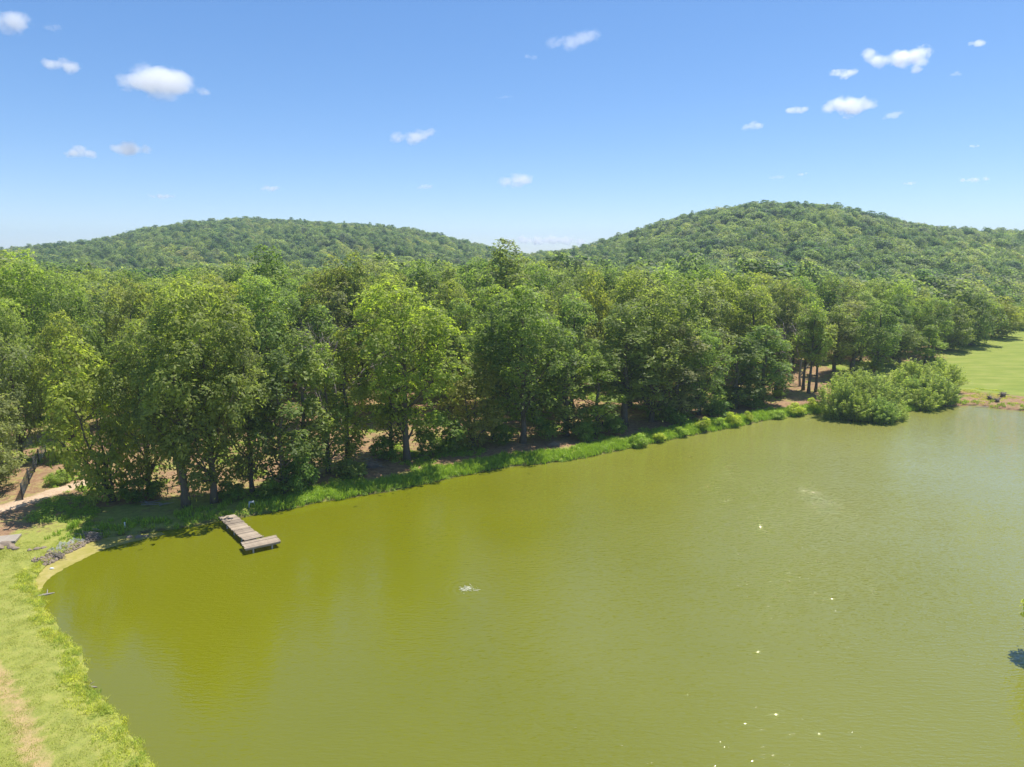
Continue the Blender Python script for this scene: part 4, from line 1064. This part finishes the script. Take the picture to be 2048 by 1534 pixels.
# stumps and roots on the right bank
for px, py, s, lab, sd in ((1978, 798, .75, 'left one of three dark root stumps on the brown bank before the meadow', 1), (1994, 803, .7, 'nearest and lowest of three dark root stumps on the brown bank', 2), (2005, 794, .85, 'right and tallest of three dark root stumps on the brown bank', 3)):
    x, y = gp(px, py, .6); r = random.Random(sd); t = thing('root_stump', lab, 'stump', (x, y, hz(x, y)), 0, 'dark root stumps on the right bank')
    mb = MB(); mb.tube([(0, 0, -.1), (.1*s, 0, .4*s), (.25*s, .1, .8*s)], [.55*s, .42*s, .38*s], 9); mb.build('stem', WOOD_DARK, t, True)
    mb = MB()
    for k in range(9):
        a = r.uniform(0, 6.28); e = Vector((math.cos(a), math.sin(a), r.uniform(-.1, .9))).normalized()*s*r.uniform(.9, 1.4)
        mb.tube([(0, 0, .35*s), Vector((0, 0, .35*s)) + e*.55 + Vector((0, 0, .1)), Vector((0, 0, .3*s)) + e], [.16*s, .09*s, .03*s], 5)
    mb.build('roots', WOOD_DARK, t, True)
x, y = gp(1975, 812, .2); mb = MB(); mb.tube([(-2, 0, .05), (0, .1, .1), (2.2, -.1, .05)], [.14, .13, .08], 7); o = mb.build('fallen_log', DEADWOOD, smooth=True); o.location = (x, y, hz(x, y)); tag(o, 'grey log lying at the water edge below the root stumps', 'log')

# ------------------------------------------------------------------ clouds (volumes far beyond the hills)
def cloud(px, py, w, h, lab, seed, lobes=None, dens=0.05, slope=0.0, D=4600.0, amp=1.15):
    r = random.Random(seed); cx, cz = on_y(px, py, D); k = depth_of(cx, D, cz)/FPX
    wm, hm = w*k/2, h*k/2
    if lobes is None:
        nlo = max(3, min(7, int(w/h*2.0))); lobes = []
        for i in range(nlo):
            f = -0.68 + 1.36*i/(nlo-1); s = 1 - 0.45*abs(f)
            lobes.append((f + r.gauss(0, .06), r.gauss(0, .16), s*r.uniform(.75, 1.0)))
    L = []
    for fx, fz, s in lobes:
        R = max(hm*1.35*s, 1.25*s*wm/len(lobes)); L.append((fx*wm*0.95, r.gauss(0, hm*.3), fz*hm + slope*fx*wm, max(R, 6), max(hm*1.35*s*.78, 5)))
    # domain mesh: the outline of the lobes, as one closed surface
    import bmesh
    bm = bmesh.new()
    mesh_pts = []
    import openvdb
    lo = np.array([min(l[0]-l[3] for l in L), min(l[1]-l[3] for l in L), min(l[2]-l[4] for l in L)]); hi = np.array([max(l[0]+l[3] for l in L), max(l[1]+l[3] for l in L), max(l[2]+l[4] for l in L)])
    step = max((hi-lo).max()/44, 1.0); nn = np.ceil((hi-lo)/step).astype(int) + 3
    gx_, gy_, gz_ = np.meshgrid(*[lo[i] - step + np.arange(nn[i])*step for i in range(3)], indexing='ij'); fld = np.zeros(gx_.shape, np.float32)
    for ax_, ay_, az_, R, Rz in L:
        q = np.clip(1 - (((gx_-ax_)/R)**2 + ((gy_-ay_)/R)**2 + ((gz_-az_)/Rz)**2), 0, None); fld += q
    gr_ = openvdb.FloatGrid(); gr_.copyFromArray(fld)
    pts, quads_ = gr_.convertToQuads(isovalue=0.10)
    pts = lo - step + pts*step
    bm.free()
    t = NT('cloud'); p = t.obj(); tot = None
    for ax_, ay_, az_, R, Rz in L:
        s = t.n('ShaderNodeVectorMath', {0: p, 1: (ax_, ay_, az_)}, operation='SUBTRACT').outputs[0]
        s = t.n('ShaderNodeVectorMath', {0: s, 1: (1/R, 1/R, 1/Rz)}, operation='MULTIPLY').outputs[0]
        l2 = t.n('ShaderNodeVectorMath', {0: s, 1: s}, operation='DOT_PRODUCT').outputs['Value']
        f = t.math('SUBTRACT', 1.0, l2, clamp=True); tot = f if tot is None else t.math('ADD', tot, f)
    mp = t.n('ShaderNodeMapping', {'Vector': p, 'Location': (seed*13.7, seed*5.1, 0), 'Scale': (1, 1, 1.35)}).outputs[0]
    nz_ = t.noise(mp, 1.0/(hm*0.7), 6, 0.62, 0.4)
    f = t.math('ADD', t.math('SUBTRACT', tot, 0.40), t.math('MULTIPLY', t.math('SUBTRACT', nz_, 0.5), amp*2))
    dn = t.math('MULTIPLY', t.remap(f, 0.0, 1.0), dens*26/max(hm, 25))
    pv = t.n('ShaderNodeVolumePrincipled', {'Color': (1, 1, 1), 'Density': dn, 'Anisotropy': 0.4})
    t.set(t.out.inputs['Volume'], pv.outputs[0]); t.m.cycles.volume_sampling = 'MULTIPLE_IMPORTANCE' if hasattr(t.m, 'cycles') else None
    o = link('cloud', mesh_np('cloud', pts, [np.asarray(quads_)[:, ::-1]], [t.m], smooth=True), None, (cx, D, cz))
    tag(o, lab, 'cloud', 'small white clouds in the blue sky')
CL = [
 (12, 42, 76, 62, 'white cloud cut off by the top left corner', .05, 0),
 (122, 130, 100, 40, 'flat white cloud left of the largest left cloud', .04, -.1),
 (258, 298, 92, 36, 'oval white cloud, right one of the low pair above the left hill', .042, 0),
 (162, 307, 52, 32, 'small round cloud, left one of the low pair above the left hill', .05, 0),
 (828, 271, 98, 42, 'white puffy cloud in the middle of the sky, higher one', .045, .08),
 (1034, 359, 72, 38, 'small puffy cloud low in the middle of the sky', .045, .1),
 (1150, 80, 124, 44, 'long wispy slanting cloud high in the middle of the sky', .018, .25),
 (1689, 143, 54, 30, 'small white cloud just below left of the big top right cloud', .05, 0),
 (1506, 252, 46, 26, 'small faint cloud left of the paired low clouds on the right', .03, .05),
 (1592, 221, 56, 22, 'thin white cloud left of the lower big right cloud', .03, .12),
 (1786, 232, 54, 20, 'thin slanting wisp right of the lower big right cloud', .012, .3),
 (1956, 86, 40, 20, 'small wispy cloud near the top right edge', .025, .1),
 (1912, 149, 24, 14, 'faint tiny wisp right of the big top right cloud', .012, 0),
 (1948, 360, 88, 14, 'long thin flat cloud low near the right edge', .03, .03),
 (1820, 367, 32, 11, 'short flat cloud left of the long thin flat cloud', .025, .05),
 (1553, 355, 34, 14, 'faint small cloud above the right hill, lower left one', .02, .1),
 (1604, 348, 22, 11, 'faint tiny cloud above the right hill, upper right one', .02, .1),
 (1947, 293, 22, 10, 'tiny white cloud alone high above the right hill flank', .03, 0),
 (540, 377, 44, 16, 'small faint pinkish cloud low between the left pair and the middle', .025, 0),
 (322, 392, 76, 16, 'long faint flat cloud low above the left hill', .025, -.04),
 (850, 374, 34, 14, 'faint small cloud left of the small puffy middle cloud', .022, .1),
 (105, 56, 40, 22, 'faint torn wisp right of the corner cloud', .008, .1),
 (1062, 114, 34, 14, 'faint wisp below the long slanting cloud', .007, -.1),
 (1010, 194, 44, 8, 'thin faint streak in the middle of the sky', .008, .05),
]
for k, (px, py, w, h, lab, dn, slp) in enumerate(CL): cloud(px, py, w, h, lab, 30+k, None, dn, slp)
cloud(322, 163, 190, 76, 'largest cloud on the left, broad with a trailing tail to the right', 3,
      [(-.72, -.05, .58), (-.48, .1, .6), (-.2, .18, .85), (.0, -.15, .95), (.25, .08, .78), (.5, -.1, .62), (.8, -.4, .3), (1.0, -.5, .22)], .06)
cloud(1788, 121, 146, 54, 'big bright cloud at the upper right with a ragged right end', 5,
      [(-.85, .45, .42), (-.68, .12, .55), (-.38, -.02, .6), (-.05, .0, .7), (.3, .12, .8), (.62, .3, .72), (.85, -.05, .5), (.7, -.6, .4)], .07)
cloud(1701, 211, 124, 50, 'second big bright cloud on the right, below the upper one', 8,
      [(-.75, -.2, .5), (-.4, .15, .65), (-.12, .3, .7), (.05, -.3, .75), (.35, .1, .75), (.72, .12, .5)], .07)
cloud(1085, 481, 200, 26, 'low white cloud bank in the gap between the two hills', 11, [(-.7, -.2, .8), (-.4, .1, .9), (-.1, .0, 1.0), (.2, .1, 1.0), (.5, .0, .95), (.8, -.2, .7)], .09)

# ------------------------------------------------------------------ haze
HAZE = 0.00022
if HAZE:
    t = NT('haze_air'); pv = t.n('ShaderNodeVolumePrincipled', {'Color': (0.62, 0.78, 1.0), 'Density': HAZE, 'Anisotropy': 0.2}); t.set(t.out.inputs['Volume'], pv.outputs[0])
    mb = MB(); mb.box((0, 800, 47), (2620, 0, 0), (0, 1780, 0), (0, 0, 50)); o = mb.build('haze', t.m); tag(o, kind='stuff')
